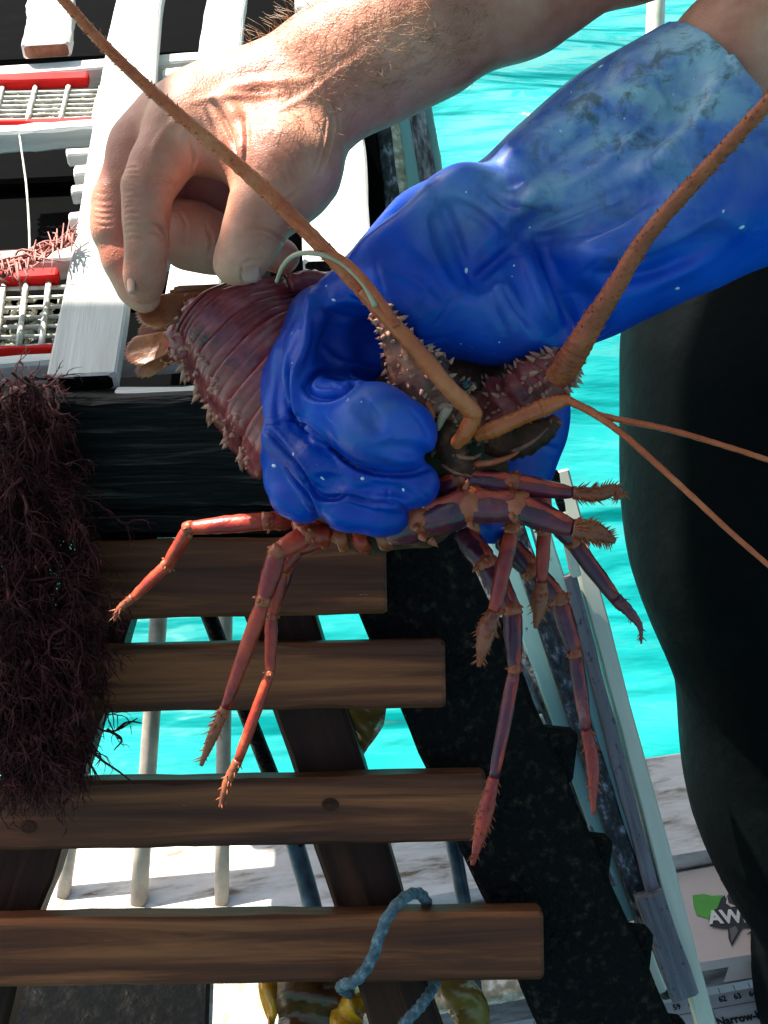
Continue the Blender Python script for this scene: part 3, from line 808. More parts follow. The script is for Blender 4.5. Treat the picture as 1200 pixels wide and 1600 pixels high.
def relax(V, Fc, it=2, lam=0.5):
    E = np.vstack([Fc[:, [0, 1]], Fc[:, [1, 2]], Fc[:, [2, 3]], Fc[:, [3, 0]]])
    n = len(V)
    deg = np.bincount(E.ravel(), minlength=n)[:, None]
    for _ in range(it):
        S = np.zeros_like(V)
        for k in range(3):
            S[:, k] = np.bincount(E[:, 0], V[E[:, 1], k], n) + np.bincount(E[:, 1], V[E[:, 0], k], n)
        V = V + lam * (S / np.maximum(deg, 1) - V)
    return V

def refine(V, Fc):
    """one Catmull-Clark step; returns positions, faces and outward normals"""
    me = bpy.data.meshes.new('tmp_refine'); me.from_pydata(V.tolist(), [], Fc.tolist())
    o = bpy.data.objects.new('tmp_refine', me); COL.objects.link(o)
    md = o.modifiers.new('sub', 'SUBSURF'); md.levels = 1
    bpy.context.view_layer.update()
    m2 = bpy.data.meshes.new_from_object(o.evaluated_get(bpy.context.evaluated_depsgraph_get()))
    n = len(m2.vertices)
    V2 = np.empty(n * 3); m2.vertices.foreach_get('co', V2)
    N2 = np.empty(n * 3); m2.vertices.foreach_get('normal', N2)
    F2 = np.empty(len(m2.loops), np.int64); m2.loops.foreach_get('vertex_index', F2)
    bpy.data.objects.remove(o); bpy.data.meshes.remove(me); bpy.data.meshes.remove(m2)
    return V2.reshape(-1, 3), F2.reshape(-1, 4), N2.reshape(-1, 3)

from mathutils.bvhtree import BVHTree
class Sculptor:
    """presses creases and raises ridges along lines traced on the surface facing the viewer"""
    def __init__(s, V, Fc, N_):
        s.V, s.F, s.N = V, Fc, N_
        s.off = np.zeros(len(V))
        s.bv = BVHTree.FromPolygons([Vector(v) for v in V], [tuple(f) for f in Fc.tolist()])
    def hit(s, x, y):
        h = s.bv.ray_cast(Vector(CAMPOS), Vector(unit(pt(x, y, 1) - CAMPOS)))
        return None if h[0] is None else np.array(h[0])
    def line(s, P, width, depth, rim=0.25, n=None, fade=True, closed=False):
        if closed: P = list(P) + [P[0]]
        P = spline(np.array(P, float), n or max(8, 5 * len(P)))
        Q = [s.hit(x, y) for x, y in P]
        Q = np.array([q for q in Q if q is not None])
        if len(Q) < 2: return
        m = 4 * width
        sel = np.where(((s.V > Q.min(0) - m) & (s.V < Q.max(0) + m)).all(1))[0]
        if not len(sel): return
        X = s.V[sel]; best = np.full(len(sel), 1e9); tt = np.zeros(len(sel))
        for i in range(len(Q) - 1):
            a, d = Q[i], Q[i + 1] - Q[i]
            if d @ d < 1e-12 or np.linalg.norm(d) > 0.02: continue
            t = np.clip(((X - a) @ d) / (d @ d), 0, 1)
            e = np.linalg.norm(X - a - t[:, None] * d, axis=1)
            b = e < best; best[b] = e[b]; tt[b] = (i + t[b]) / (len(Q) - 1)
        f = np.sin(np.pi * np.clip(tt, 0.02, 0.98)) ** 0.5 if (fade and not closed) else 1.0
        prof = np.exp(-(best / width) ** 2) - rim * np.exp(-((best - 2.0 * width) / (1.1 * width)) ** 2)
        s.off[sel] -= depth * f * prof
    def done(s):
        return s.V + s.N * s.off[:, None]

# ------------------------------------------------------------------ the fisher
def skin_mat():
    m = make_mat('weathered_skin', [(0.32, (0.46, 0.130, 0.078)), (0.5, (0.58, 0.215, 0.130)), (0.66, (0.66, 0.295, 0.190))],
                 scale=(26, 26, 26), rough=(0.38, 0.55), bump=0.0, spec=0.45, sss=(0.35, (1.0, 0.35, 0.18), 0.004), coord='Object', detail=4)
    nt = m.node_tree; N = nt.nodes; L = nt.links; b = N['Principled BSDF']
    tc = N.new('ShaderNodeTexCoord')
    vo = N.new('ShaderNodeTexVoronoi'); vo.inputs['Scale'].default_value = 620; vo.feature = 'DISTANCE_TO_EDGE'
    L.new(tc.outputs['Object'], vo.inputs['Vector'])
    n = N.new('ShaderNodeTexNoise'); n.inputs['Scale'].default_value = 260; n.inputs['Detail'].default_value = 4
    L.new(tc.outputs['Object'], n.inputs['Vector'])
    ad = N.new('ShaderNodeMath'); ad.operation = 'MULTIPLY_ADD'; ad.inputs[1].default_value = 0.8
    L.new(vo.outputs['Distance'], ad.inputs[0]); L.new(n.outputs['Fac'], ad.inputs[2])
    bp = N.new('ShaderNodeBump'); bp.inputs['Strength'].default_value = 0.32; bp.inputs['Distance'].default_value = 0.0012
    L.new(ad.outputs[0], bp.inputs['Height']); L.new(bp.outputs[0], b.inputs['Normal'])
    return m
M['skin'] = skin_mat()
M['nail'] = make_mat('finger_nail', [(0.3, (0.42, 0.19, 0.135)), (0.7, (0.52, 0.26, 0.19))], scale=(60, 60, 60), rough=(0.3, 0.4), bump=0.1)

def glove_mat():
    m = bpy.data.materials.new('blue_pvc'); m.use_nodes = True
    nt = m.node_tree; N = nt.nodes; L = nt.links; b = N['Principled BSDF']
    tc = N.new('ShaderNodeTexCoord')
    def noise(sc, det=4, dist=0.0, ro=0.6):
        n = N.new('ShaderNodeTexNoise'); n.inputs['Scale'].default_value = sc; n.inputs['Detail'].default_value = det
        n.inputs['Distortion'].default_value = dist; n.inputs['Roughness'].default_value = ro
        L.new(tc.outputs['Object'], n.inputs['Vector']); return n.outputs['Fac']
    def mrange(f, a, bb, lo=0.0, hi=1.0):
        r = N.new('ShaderNodeMapRange'); r.inputs['From Min'].default_value = a; r.inputs['From Max'].default_value = bb
        r.inputs['To Min'].default_value = lo; r.inputs['To Max'].default_value = hi
        L.new(f, r.inputs['Value']); return r.outputs[0]
    def mix(f, a, bcol):
        x = N.new('ShaderNodeMix'); x.data_type = 'RGBA'; L.new(f, x.inputs['Factor'])
        L.new(a, x.inputs['A']); x.inputs['B'].default_value = (*bcol, 1); return x.outputs['Result']
    base = ramp_mix(nt, noise(14, 3), [(0.3, (0.0005, 0.030, 0.26)), (0.55, (0.0005, 0.060, 0.46)), (0.75, (0.001, 0.095, 0.60))])
    # worn, chalky patch on the upper cuff: a stain with a place of its own on the glove
    at = N.new('ShaderNodeAttribute'); at.attribute_name = 'wear'
    pat = N.new('ShaderNodeMath'); pat.operation = 'MULTIPLY'
    L.new(at.outputs['Fac'], pat.inputs[0]); L.new(mrange(noise(30, 5, 0.6), 0.25, 0.55), pat.inputs[1])
    c = mix(pat.outputs[0], base, (0.30, 0.43, 0.50))
    gr = N.new('ShaderNodeMath'); gr.operation = 'MULTIPLY'
    L.new(at.outputs['Fac'], gr.inputs[0]); L.new(mrange(noise(75, 5, 0.4, 0.7), 0.52, 0.64, 0, 0.8), gr.inputs[1])
    c = mix(gr.outputs[0], c, (0.06, 0.075, 0.07))
    c = mix(mrange(noise(48, 6, 0.3, 0.7), 0.62, 0.72, 0, 0.55), c, (0.02, 0.035, 0.12))
    c = mix(mrange(noise(130, 3, 0.2), 0.73, 0.77, 0, 0.8), c, (0.45, 0.5, 0.55))
    L.new(c, b.inputs['Base Color'])
    L.new(mrange(noise(35, 5), 0.34, 0.66, 0.24, 0.54), b.inputs['Roughness'])
    n = noise(170, 5); n2 = noise(45, 3)
    ad = N.new('ShaderNodeMath'); ad.operation = 'MULTIPLY_ADD'; ad.inputs[1].default_value = 2.5; L.new(n2, ad.inputs[0]); L.new(n, ad.inputs[2])
    bp = N.new('ShaderNodeBump'); bp.inputs['Strength'].default_value = 0.3; bp.inputs['Distance'].default_value = 0.0012
    L.new(ad.outputs[0], bp.inputs['Height']); L.new(bp.outputs[0], b.inputs['Normal'])
    b.inputs['Specular IOR Level'].default_value = 0.36
    return m
M['glove'] = glove_mat()

person = empty('person', pt(1500, 1650, 1.05), 'person in black waterproof overalls, one bare hand and one long blue glove, gripping a lobster', 'person')

# --- bare right hand, forearm
hd = Field([-0.172, -0.37, 0.535], [0.225, -0.088, 0.71], 0.0016)
ZF = (0, 0, 1)
# forearm, slightly flattened towards the wrist
hd.chain([(462, 152, .618, 80), (540, 108, .612, 92)], 0.02, (ZF, .82))
hd.chain([(540, 104, .612, 92), (640, 50, .608, 101), (800, -36, .61, 110), (1000, -140, .63, 118), (1250, -255, .66, 124)], 0.02, (ZF, .9))
# back of the hand and heel
hd.chain([(462, 158, .618, 78), (390, 178, .618, 76), (320, 190, .622, 72)], 0.02, (ZF, .75))
hd.chain([(340, 178, .625, 62), (262, 200, .636, 52)], 0.018)
# heel of the thumb
hd.chain([(468, 205, .606, 66), (452, 262, .598, 72), (432, 300, .594, 58)], 0.016)
# web between thumb and index
hd.chain([(312, 200, .612, 40), (360, 215, .610, 44), (410, 255, .602, 48)], 0.016)
# thumb
hd.chain([(438, 292, .592, 56), (408, 335, .588, 49)], 0.010)
hd.chain([(408, 335, .588, 49), (392, 372, .587, 44), (380, 404, .588, 39)], 0.006)
hd.chain([(364, 404, .590, 28), (362, 414, .591, 28)], 0.006)
# index finger, nearest the viewer
hd.chain([(300, 186, .612, 58), (276, 212, .606, 50)], 0.014)
hd.chain([(276, 212, .606, 50), (250, 256, .598, 42), (230, 296, .593, 37)], 0.008)
hd.chain([(230, 296, .593, 38), (228, 340, .594, 33), (229, 384, .598, 31)], 0.006)
hd.chain([(229, 384, .598, 32), (226, 425, .602, 31), (225, 448, .606, 29)], 0.005)
# middle finger behind it, its outer edge showing on the left
hd.chain([(262, 196, .634, 52), (220, 232, .632, 45), (184, 318, .626, 38)], 0.010)
hd.chain([(184, 318, .626, 38), (182, 352, .626, 36), (196, 408, .627, 33)], 0.006)
hd.chain([(196, 408, .627, 33), (212, 445, .628, 30), (224, 464, .628, 27)], 0.005)
# ring finger curled under, pad towards the viewer
hd.chain([(292, 215, .645, 50), (262, 262, .652, 42), (250, 330, .652, 38)], 0.010)
hd.chain([(262, 352, .645, 42), (300, 368, .636, 50), (335, 382, .634, 42), (368, 392, .636, 34)], 0.008)
# little finger further back
hd.chain([(330, 225, .655, 46), (292, 280, .664, 38), (300, 330, .664, 34)], 0.010)
hd.chain([(300, 330, .664, 33), (380, 380, .656, 32), (440, 402, .65, 28)], 0.008)
# hollow of the palm
hd.chain([(330, 235, .662, 60), (350, 300, .668, 52), (400, 330, .662, 46)], 0.012)
# creases: thumb joint, finger joints, web folds
def crease(P, r, k=0.0022): hd.chain([(x, y, d, r) for x, y, d in P], k, op='s')
def on_front(x, y):
    """depth of the skin under a pixel, found by marching through the field"""
    for d in np.arange(0.50, 0.70, 0.0008):
        q = (cpt(x, y, d) - hd.lo) / hd.h
        i = np.round(q).astype(int)
        if (i >= 0).all() and (i < hd.n).all() and hd.D[tuple(i)] < 0: return d
    return 0.62
def crease_on(P, r=2.2, k=0.0018):
    P = spline(np.array(P, float), 3 * len(P)); ds = [on_front(x, y) for x, y in P]
    hd.chain([(x, y, d - 0.0002, r) for (x, y), d in zip(P, ds)], k, op='s')
def ridge_on(P, r=4, k=0.004, sink=0.0006):
    P = spline(np.array(P, float), 3 * len(P)); ds = [on_front(x, y) for x, y in P]
    hd.chain([(x, y, d + sink, r) for (x, y), d in zip(P, ds)], k)
ridge_on([(345, 152), (366, 178), (378, 215), (380, 250)], 5)
ridge_on([(470, 130), (420, 132), (360, 138)], 5, sink=0.0010)
# fine unevenness of skin
X, Y, Z = hd.grid()
hd.D += (0.0007 * pnoise(X, Y, Z, 160, 3) + 0.0004 * pnoise(X, Y, Z, 420, 4)).astype(np.float32) * (hd.D < 0.02)
hd.D[(X * 0.88 - Y * 0.47) > 0.27] = 0.01            # handed over to the coarser upper arm here
del X, Y, Z
Vh, Fh = hd.mesh(); Vh = relax(Vh, Fh, 1, 0.4)
sk = Sculptor(*refine(Vh, Fh))
W1 = 0.0008
# thumb: joint folds and little cross wrinkles
sk.line([(388, 356), (408, 356), (428, 364), (444, 380)], 0.0010, 0.0016)
sk.line([(392, 366), (414, 368), (432, 380)], W1, 0.0009)
sk.line([(398, 347), (420, 350), (440, 360)], W1, 0.0007)
sk.line([(430, 320), (447, 313), (464, 300)], W1, 0.0008)
sk.line([(424, 332), (446, 328)], W1, 0.0006)
# inside of the index: joint folds
sk.line([(238, 350), (250, 356), (258, 366), (262, 382)], 0.0010, 0.0015)
sk.line([(234, 366), (248, 370), (258, 378)], W1, 0.0008)
sk.line([(266, 292), (252, 285), (238, 284)], 0.0010, 0.0012)
sk.line([(298, 222), (304, 246), (300, 272)], 0.0010, 0.0014)
# back of the index: fine rows of wrinkles along its outer side
for i, y in enumerate([262, 270, 277, 284, 290, 296, 302, 308, 315, 323, 332, 342, 352, 362, 372]):
    x0 = 195 + abs(y - 300) * 0.06
    sk.line([(x0 - 2, y + 2), (x0 + 9, y - 1 + (i % 3)), (x0 + 18 + (i % 4) * 4, y + 1)], 0.0006, 0.00062, n=10)
# back of the middle finger at the bend
for i, y in enumerate([300, 312, 322, 331, 340, 350]):
    sk.line([(146, y), (160, y + 3), (176, y + 2)], 0.0006, 0.00030, n=8)
# folds of the web, heel and wrist
sk.line([(334, 158), (352, 190), (366, 226), (370, 252)], 0.0012, 0.0020)
sk.line([(322, 172), (336, 204), (344, 236)], 0.0010, 0.0014)
sk.line([(312, 196), (322, 216), (328, 238)], W1, 0.0010)
sk.line([(384, 180), (386, 220), (382, 262)], 0.0012, 0.0012)
sk.line([(522, 176), (514, 222), (500, 268)], 0.0012, 0.0016)
sk.line([(510, 190), (502, 232), (488, 270)], 0.0009, 0.0009)
sk.line([(505, 120), (524, 160), (530, 200)], 0.0012, 0.0010)
for (P, d_) in [([(420, 240), (440, 262), (452, 290)], .0006), ([(436, 226), (458, 250), (470, 280)], .0006), ([(455, 215), (478, 240), (486, 262)], .0005), ([(404, 262), (422, 280)], .0006)]:
    sk.line(P, 0.0009, d_)
# curled ring finger
sk.line([(282, 332), (290, 352), (288, 380)], 0.0009, 0.0008)
sk.line([(322, 350), (330, 375), (326, 400)], 0.0009, 0.0010)
# veins and tendons on the back of the hand
sk.line([(300, 160), (350, 150), (410, 150), (470, 140)], 0.0022, -0.0009, rim=0.1)
sk.line([(280, 180), (250, 215), (236, 250)], 0.0022, -0.0008, rim=0.1)
sk.line([(430, 175), (480, 150), (540, 105), (600, 70)], 0.0020, -0.0009, rim=0.1)
sk.line([(600, 130), (660, 95), (740, 70)], 0.0020, -0.0008, rim=0.1)
# nail beds
sk.line([(380, 412), (392, 406), (404, 410)], W1, 0.0007)
sk.line([(379, 412), (378, 426), (380, 440)], W1, 0.0007)
Vh, Fh = sk.done(), sk.F
# --- upper arms, other forearm and trunk, coarser, joined under the clothes
bd = Field([0.05, -0.62, 0.42], [0.75, 0.22, 1.08], 0.006)
bd.chain([(930, -104, .624, 112), (1000, -140, .63, 117), (1250, -255, .66, 124)], 0.02, (ZF, .9))
bd.chain([(1250, -230, .66, 130), (1420, -180, .78, 132)], 0.03)
bd.chain([(1060, 205, .600, 98), (1160, 110, .600, 112), (1300, -40, .62, 122), (1420, -130, .68, 130)], 0.02)
bd.chain([(1420, -130, .68, 130), (1560, -60, .84, 150)], 0.03)
bd.chain([(1420, -180, .78, 132), (1520, -40, .88, 190), (1480, 300, .90, 260)], 0.05)
Vb, Fb = bd.mesh()
keep_pt = ((Vb - CAMPOS) @ RGT) * 0.88 + ((Vb - CAMPOS) @ UPV) * 0.47
body = Bag(); body.add(Vh, Fh.tolist()); body.add(Vb, Fb.tolist())
body.build('body', M['skin'], person)

# nails: thin curved plates on thumb, index
def nail(name, c, along, across, L, W, nrm, bulge=0.0009):
    V = []
    for i in range(7):
        for j in range(7):
            u = (i / 6 - .5) * 2; v = (j / 6 - .5) * 2
            ww = W * max(0.25, 1 - abs(u) ** 4) ** 0.45
            V.append(c + along * u * L / 2 + across * v * ww / 2 + nrm * bulge * (1 - v * v) * 1.0)
    Fc = [[i * 7 + j, i * 7 + j + 1, (i + 1) * 7 + j + 1, (i + 1) * 7 + j] for i in range(6) for j in range(6)]
    o = mesh_obj(name, V, Fc, M['nail'], person); md = o.modifiers.new('solid', 'SOLIDIFY'); md.thickness = 0.0004
def nail_at(px, py, ang, L, W, tilt):
    d = on_front(px, py)
    c = pt(px, py, d + 0.0001)
    al = unit(RGT * math.cos(ang) - UPV * math.sin(ang))
    nrm = unit(-FWD + tilt[0] * RGT - tilt[1] * UPV); al = unit(al - nrm * (al @ nrm))
    nail('fingernail', c, al, np.cross(nrm, al), L, W, nrm)
nail_at(392, 424, 1.5, 0.0105, 0.0090, (0.25, 0.30))
nail_at(205, 440, 1.55, 0.0125, 0.0052, (-0.75, 0.1))

# hairs of the forearm, fine tapered strands lying along the skin
hb = Bag()
bv = BVHTree.FromPolygons([Vector(v) for v in Vh], [tuple(f) for f in Fh])
cnt = 0
while cnt < 900:
    x = RNG.uniform(400, 760); y = RNG.uniform(0, 210)
    if cnt % 6 == 0: x = RNG.uniform(560, 980); y = RNG.uniform(0, 130)
    hit = bv.ray_cast(Vector(CAMPOS), Vector(unit(pt(x, y, 1) - CAMPOS)))
    if hit[0] is None: 
        cnt += 0.25; continue
    side = y + 0.48 * x
    p = np.array(hit[0]); n_ = np.array(hit[1])
    if n_ @ FWD > 0: n_ = -n_
    if side > 440 and RNG.random() < 0.75: continue
    d0 = unit(-RGT * 0.85 - UPV * 0.35 + 0.5 * NPR.normal(size=3))
    d0 = unit(d0 - n_ * (d0 @ n_) + n_ * RNG.uniform(0.15, 0.45))
    Lh = RNG.uniform(0.005, 0.013)
    curl = unit(NPR.normal(size=3)) * Lh * 0.2
    C = np.array([p - d0 * .0006, p + d0 * Lh * 0.5 + curl * .5 , p + d0 * Lh + curl - n_ * Lh * .15])
    V, Fc = tube_geo(C, [0.00008, 0.00007, 0.00003], 3); hb.add(V, Fc); cnt += 1
# hairs along the lit upper edge of the wrist
for _ in range(64):
    x = RNG.uniform(385, 520); y = 108 - (x - 395) * 0.62
    ok = None
    for dy in range(-40, 40, 2):
        h_ = bv.ray_cast(Vector(CAMPOS), Vector(unit(pt(x, y + dy, 1) - CAMPOS)))
        if h_[0] is not None: ok = h_; break
    if ok is None: continue
    p = np.array(ok[0]); d0 = unit(UPV * 0.8 - RGT * 0.7 + 0.45 * NPR.normal(size=3)); Lh = RNG.uniform(0.005, 0.012)
    C = np.array([p - d0 * .001, p + d0 * Lh * .5, p + d0 * Lh - RGT * Lh * .3])
    V, Fc = tube_geo(C, [0.00009, 0.00008, 0.00003], 3); hb.add(V, Fc)
M['hair'] = make_mat('arm_hair', [(0.3, (0.30, 0.13, 0.05)), (0.7, (0.60, 0.33, 0.15))], scale=(200, 200, 200), rough=(0.35, 0.5), bump=0.0)
tag(hb.build('arm_hair', M['hair'], person), kind='stuff')

# --- blue gauntlet on the left hand
gl = Field([-0.142, -0.272, 0.455], [0.215, 0.028, 0.715], 0.0017)
SQ = (unit([0.1, 0.15, 1.0]), .80)
gl.chain([(1290, 165, .600, 200), (1150, 215, .600, 194), (1000, 288, .600, 180), (880, 368, .600, 158), (800, 415, .604, 140)], 0.02, SQ)
# back of the hand
gl.chain([(800, 415, .604, 138), (735, 392, .598, 108), (690, 410, .594, 108)], 0.014, SQ)
gl.chain([(690, 405, .594, 106), (620, 455, .592, 84), (560, 500, .592, 66)], 0.014)
gl.chain([(760, 470, .604, 90), (650, 480, .602, 74)], 0.014)
# knuckle side of the fist (left edge)
gl.chain([(565, 480, .595, 66), (512, 500, .598, 48), (470, 560, .602, 40), (455, 640, .604, 44)], 0.010)
gl.chain([(500, 500, .618, 52), (462, 600, .628, 50), (462, 700, .632, 52)], 0.012)
# index: bends at left and crosses to the right, tip at right
gl.chain([(548, 478, .588, 54), (490, 545, .583, 38), (480, 600, .577, 32)], 0.008)
gl.chain([(482, 618, .574, 34), (520, 640, .568, 48), (585, 662, .560, 62), (628, 678, .561, 56)], 0.006)
# middle
gl.chain([(455, 630, .602, 40), (444, 686, .588, 34), (490, 722, .576, 34), (550, 750, .570, 31), (610, 762, .568, 35), (650, 757, .570, 37)], 0.003)
# ring
gl.chain([(446, 700, .604, 36), (452, 728, .592, 30), (500, 772, .582, 27), (540, 798, .578, 33), (592, 804, .578, 34), (610, 804, .579, 33)], 0.003)
# little finger
gl.chain([(440, 715, .612, 34), (446, 752, .600, 33), (458, 774, .594, 36), (474, 786, .592, 34)], 0.003)
# thumb round the far side of the lobster
gl.chain([(770, 470, .625, 84), (815, 560, .655, 66), (822, 640, .662, 58), (815, 680, .660, 56), (800, 740, .664, 48), (770, 815, .666, 36)], 0.014)
def gsub(P, k=0.006): gl.chain(P, k, op='s')
def gdepth(x, y):
    for d in np.arange(0.46, 0.74, 0.0008):
        i = np.round((cpt(x, y, d) - gl.lo) / gl.h).astype(int)
        if (i >= 0).all() and (i < gl.n).all() and gl.D[tuple(i)] < 0: return d
    return 0.6
def dent(P, r, k, off=0.0):
    P = spline(np.array(P, float), 3 * len(P)); ds = [gdepth(x, y) for x, y in P]
    n = len(P)
    gsub([(x, y, d + off, r * (0.45 + 0.55 * math.sin(math.pi * (i + .5) / n))) for i, ((x, y), d) in enumerate(zip(P, ds))], k)
def bulge(P, r, k, sink):
    P = spline(np.array(P, float), 3 * len(P)); ds = [gdepth(x, y) for x, y in P]
    n = len(P)
    gl.chain([(x, y, d + sink, r * (0.5 + 0.5 * math.sin(math.pi * (i + .5) / n))) for i, ((x, y), d) in enumerate(zip(P, ds))], k)
gl.chain([(505, 600, .592, 46), (560, 600, .598, 40), (600, 590, .608, 36)], 0.006)
# the hollow in the palm and the oval pucker beside the index
dent([(560, 580), (590, 584), (625, 588), (655, 596)], 17, 0.005, 0.004)
dent([(520, 528), (560, 540), (600, 548)], 30, 0.016, -0.006)
dent([(575, 520), (600, 548), (625, 560)], 22, 0.01, -0.001)
# edge ridge down the index
bulge([(492, 462), (487, 500), (470, 545), (462, 585), (470, 630)], 9, 0.008, 0.001)
# wrist: pinch and folds
dent([(752, 296), (778, 312), (800, 338)], 16, 0.014)
dent([(700, 300), (715, 335), (745, 372), (772, 402)], 9, 0.012)
bulge([(690, 296), (735, 290), (770, 320), (790, 345)], 16, 0.012, 0.002)
bulge([(560, 402), (620, 362), (690, 302)], 8, 0.010, 0.0015)
dent([(690, 345), (720, 400), (745, 440)], 9, 0.012)
dent([(800, 362), (775, 405), (745, 440)], 7, 0.010)
bulge([(790, 350), (850, 338), (920, 318), (985, 285), (1060, 235)], 17, 0.016, 0.004)
dent([(850, 372), (900, 362), (960, 338), (1020, 300)], 20, 0.022)
dent([(840, 380), (858, 420), (880, 470), (895, 520)], 22, 0.020)
bulge([(815, 395), (830, 440), (850, 500)], 12, 0.012, 0.002)
bulge([(905, 380), (960, 400), (1040, 380), (1120, 330)], 16, 0.02, 0.006)
dent([(960, 440), (1040, 420), (1120, 380)], 10, 0.014)
dent([(820, 240), (880, 235), (960, 190)], 10, 0.016)
dent([(880, 290), (960, 240), (1030, 180), (1080, 120)], 9, 0.016)
for (P, r) in [([(600, 700), (640, 706), (672, 712)], 4), ([(560, 636), (580, 650), (590, 672)], 4), ([(560, 770), (600, 764), (640, 772)], 3), ([(500, 750), (540, 756)], 3)]:
    dent(P, r, 0.005)
X, Y, Z = gl.grid()
near = gl.D < 0.02
gl.D += (((0.0006 + 0.0012 * np.clip((X - 0.04) / 0.06, 0, 1)) * pnoise(X, Y, Z, 75, 11) + 0.0004 * pnoise(X, Y, Z, 170, 12)) * near).astype(np.float32)
# open cuff: slice it and hollow it
nc = np.array([0.876, -0.48, 0.10]); nc /= np.linalg.norm(nc); cc = cpt(1150, 80, .55)
cut = (X - cc[0]) * nc[0] + (Y - cc[1]) * nc[1] + (Z - cc[2]) * nc[2]
inner = np.maximum(gl.D + 0.0042, -(cut + 0.045))
gl.D = np.maximum(np.maximum(gl.D, cut), -inner).astype(np.float32)
gl.D[:, :, 0] = 0.01; gl.D[-1] = 0.01; gl.D[:, -1] = 0.01; gl.D[:, :, -1] = 0.01
del X, Y, Z, near, cut, inner
Vg, Fg = gl.mesh(); Vg = relax(Vg, Fg, 2, 0.45)
sg = Sculptor(*refine(Vg, Fg))
# between the fingers
sg.line([(420, 662), (452, 656), (481, 667), (522, 700), (544, 720), (569, 733), (604, 740), (646, 739), (686, 724)], 0.0013, 0.0034, rim=0.3, n=60)
sg.line([(416, 672), (428, 683), (467, 731), (500, 775), (544, 776), (582, 786), (618, 788), (640, 802)], 0.0013, 0.0034, rim=0.3, n=60)
sg.line([(450, 735), (468, 757), (481, 775), (494, 803), (506, 820)], 0.0014, 0.0036, rim=0.3, n=30)
# the outer edge of the index and the valley beside it
sg.line([(484, 450), (481, 500), (476, 540), (460, 585), (459, 626), (476, 664)], 0.0022, -0.0026, rim=0.15, n=40)
sg.line([(450, 560), (449, 590), (453, 620), (463, 656)], 0.0017, 0.0030, n=30)
sg.line([(436, 590), (432, 630), (438, 668)], 0.0020, 0.0014)
# oval pucker and the hem of the palm
sg.line([(478, 604), (492, 586), (518, 580), (546, 586), (553, 598), (538, 614), (512, 622), (488, 618)], 0.0015, 0.0030, rim=0.35, n=60, closed=True)
sg.line([(500, 540), (520, 560), (548, 572), (586, 578), (630, 578)], 0.0020, -0.0022, rim=0.3, n=40)
sg.line([(540, 574), (575, 592), (615, 598)], 0.0016, 0.0024)
# the fingers swell between those gaps
# finger joints and tips
for (P, w, d_) in [([(500, 648), (520, 668), (532, 694)], .0014, .0008), ([(566, 618), (580, 640), (584, 668)], .0016, .0008), ([(640, 640), (660, 664), (672, 690)], .0012, .0006), ([(600, 744), (606, 764), (604, 784)], .0010, .0007),
                   ([(500, 470), (520, 490), (560, 500)], .0018, .0012), ([(520, 450), (560, 470), (600, 470)], .0018, .0010)]:
    sg.line(P, w, d_)
# wrist and cuff folds
for (P, w, d_) in [([(676, 286), (700, 340), (720, 395), (738, 440)], .0026, .0020), ([(738, 442), (770, 415), (802, 388)], .0024, .0022), ([(700, 296), (745, 318), (780, 345), (806, 386)], .0024, -.0022),
                   ([(756, 292), (790, 318), (830, 330)], .0022, .0026), ([(830, 362), (880, 350), (930, 332), (975, 308)], .0022, -.0030), ([(838, 374), (900, 366), (960, 346), (1010, 315)], .0030, .0026),
                   ([(842, 378), (862, 430), (884, 485), (898, 520)], .0030, .0030), ([(820, 395), (838, 450), (856, 500)], .0026, -.0020), ([(905, 392), (980, 398), (1060, 370), (1130, 325)], .0030, -.0020), ([(920, 425), (1000, 430), (1080, 400)], .0028, .0020),
                   ([(780, 300), (840, 270), (900, 225), (960, 165)], .0028, .0016), ([(860, 300), (930, 268), (1000, 205), (1060, 140)], .0028, -.0016), ([(1000, 90), (1040, 130), (1060, 200)], .0026, .0014), ([(930, 150), (960, 200), (965, 250)], .0026, .0012),
                   ([(640, 380), (680, 420), (700, 470)], .0024, .0012), ([(600, 420), (650, 440), (690, 480)], .0022, .0010), ([(780, 430), (800, 470), (820, 500)], .0022, .0014), ([(760, 440), (772, 480), (790, 520)], .0020, .0010)]:
    sg.line(P, w, d_)
for _ in range(24):                      # many slight creases of the thick skin of the glove
    x = RNG.uniform(440, 1120); y = RNG.uniform(120, 800); a_ = RNG.uniform(0, 3.14); L_ = RNG.uniform(10, 34)
    if sg.hit(x, y) is None: continue
    sg.line([(x, y), (x + math.cos(a_) * L_, y + math.sin(a_) * L_ + RNG.uniform(-4, 4)), (x + math.cos(a_) * 2 * L_, y + math.sin(a_) * 2 * L_)], RNG.uniform(.0009, .0018), RNG.choice([-1, 1, 1]) * RNG.uniform(.0003, .0007), n=8)
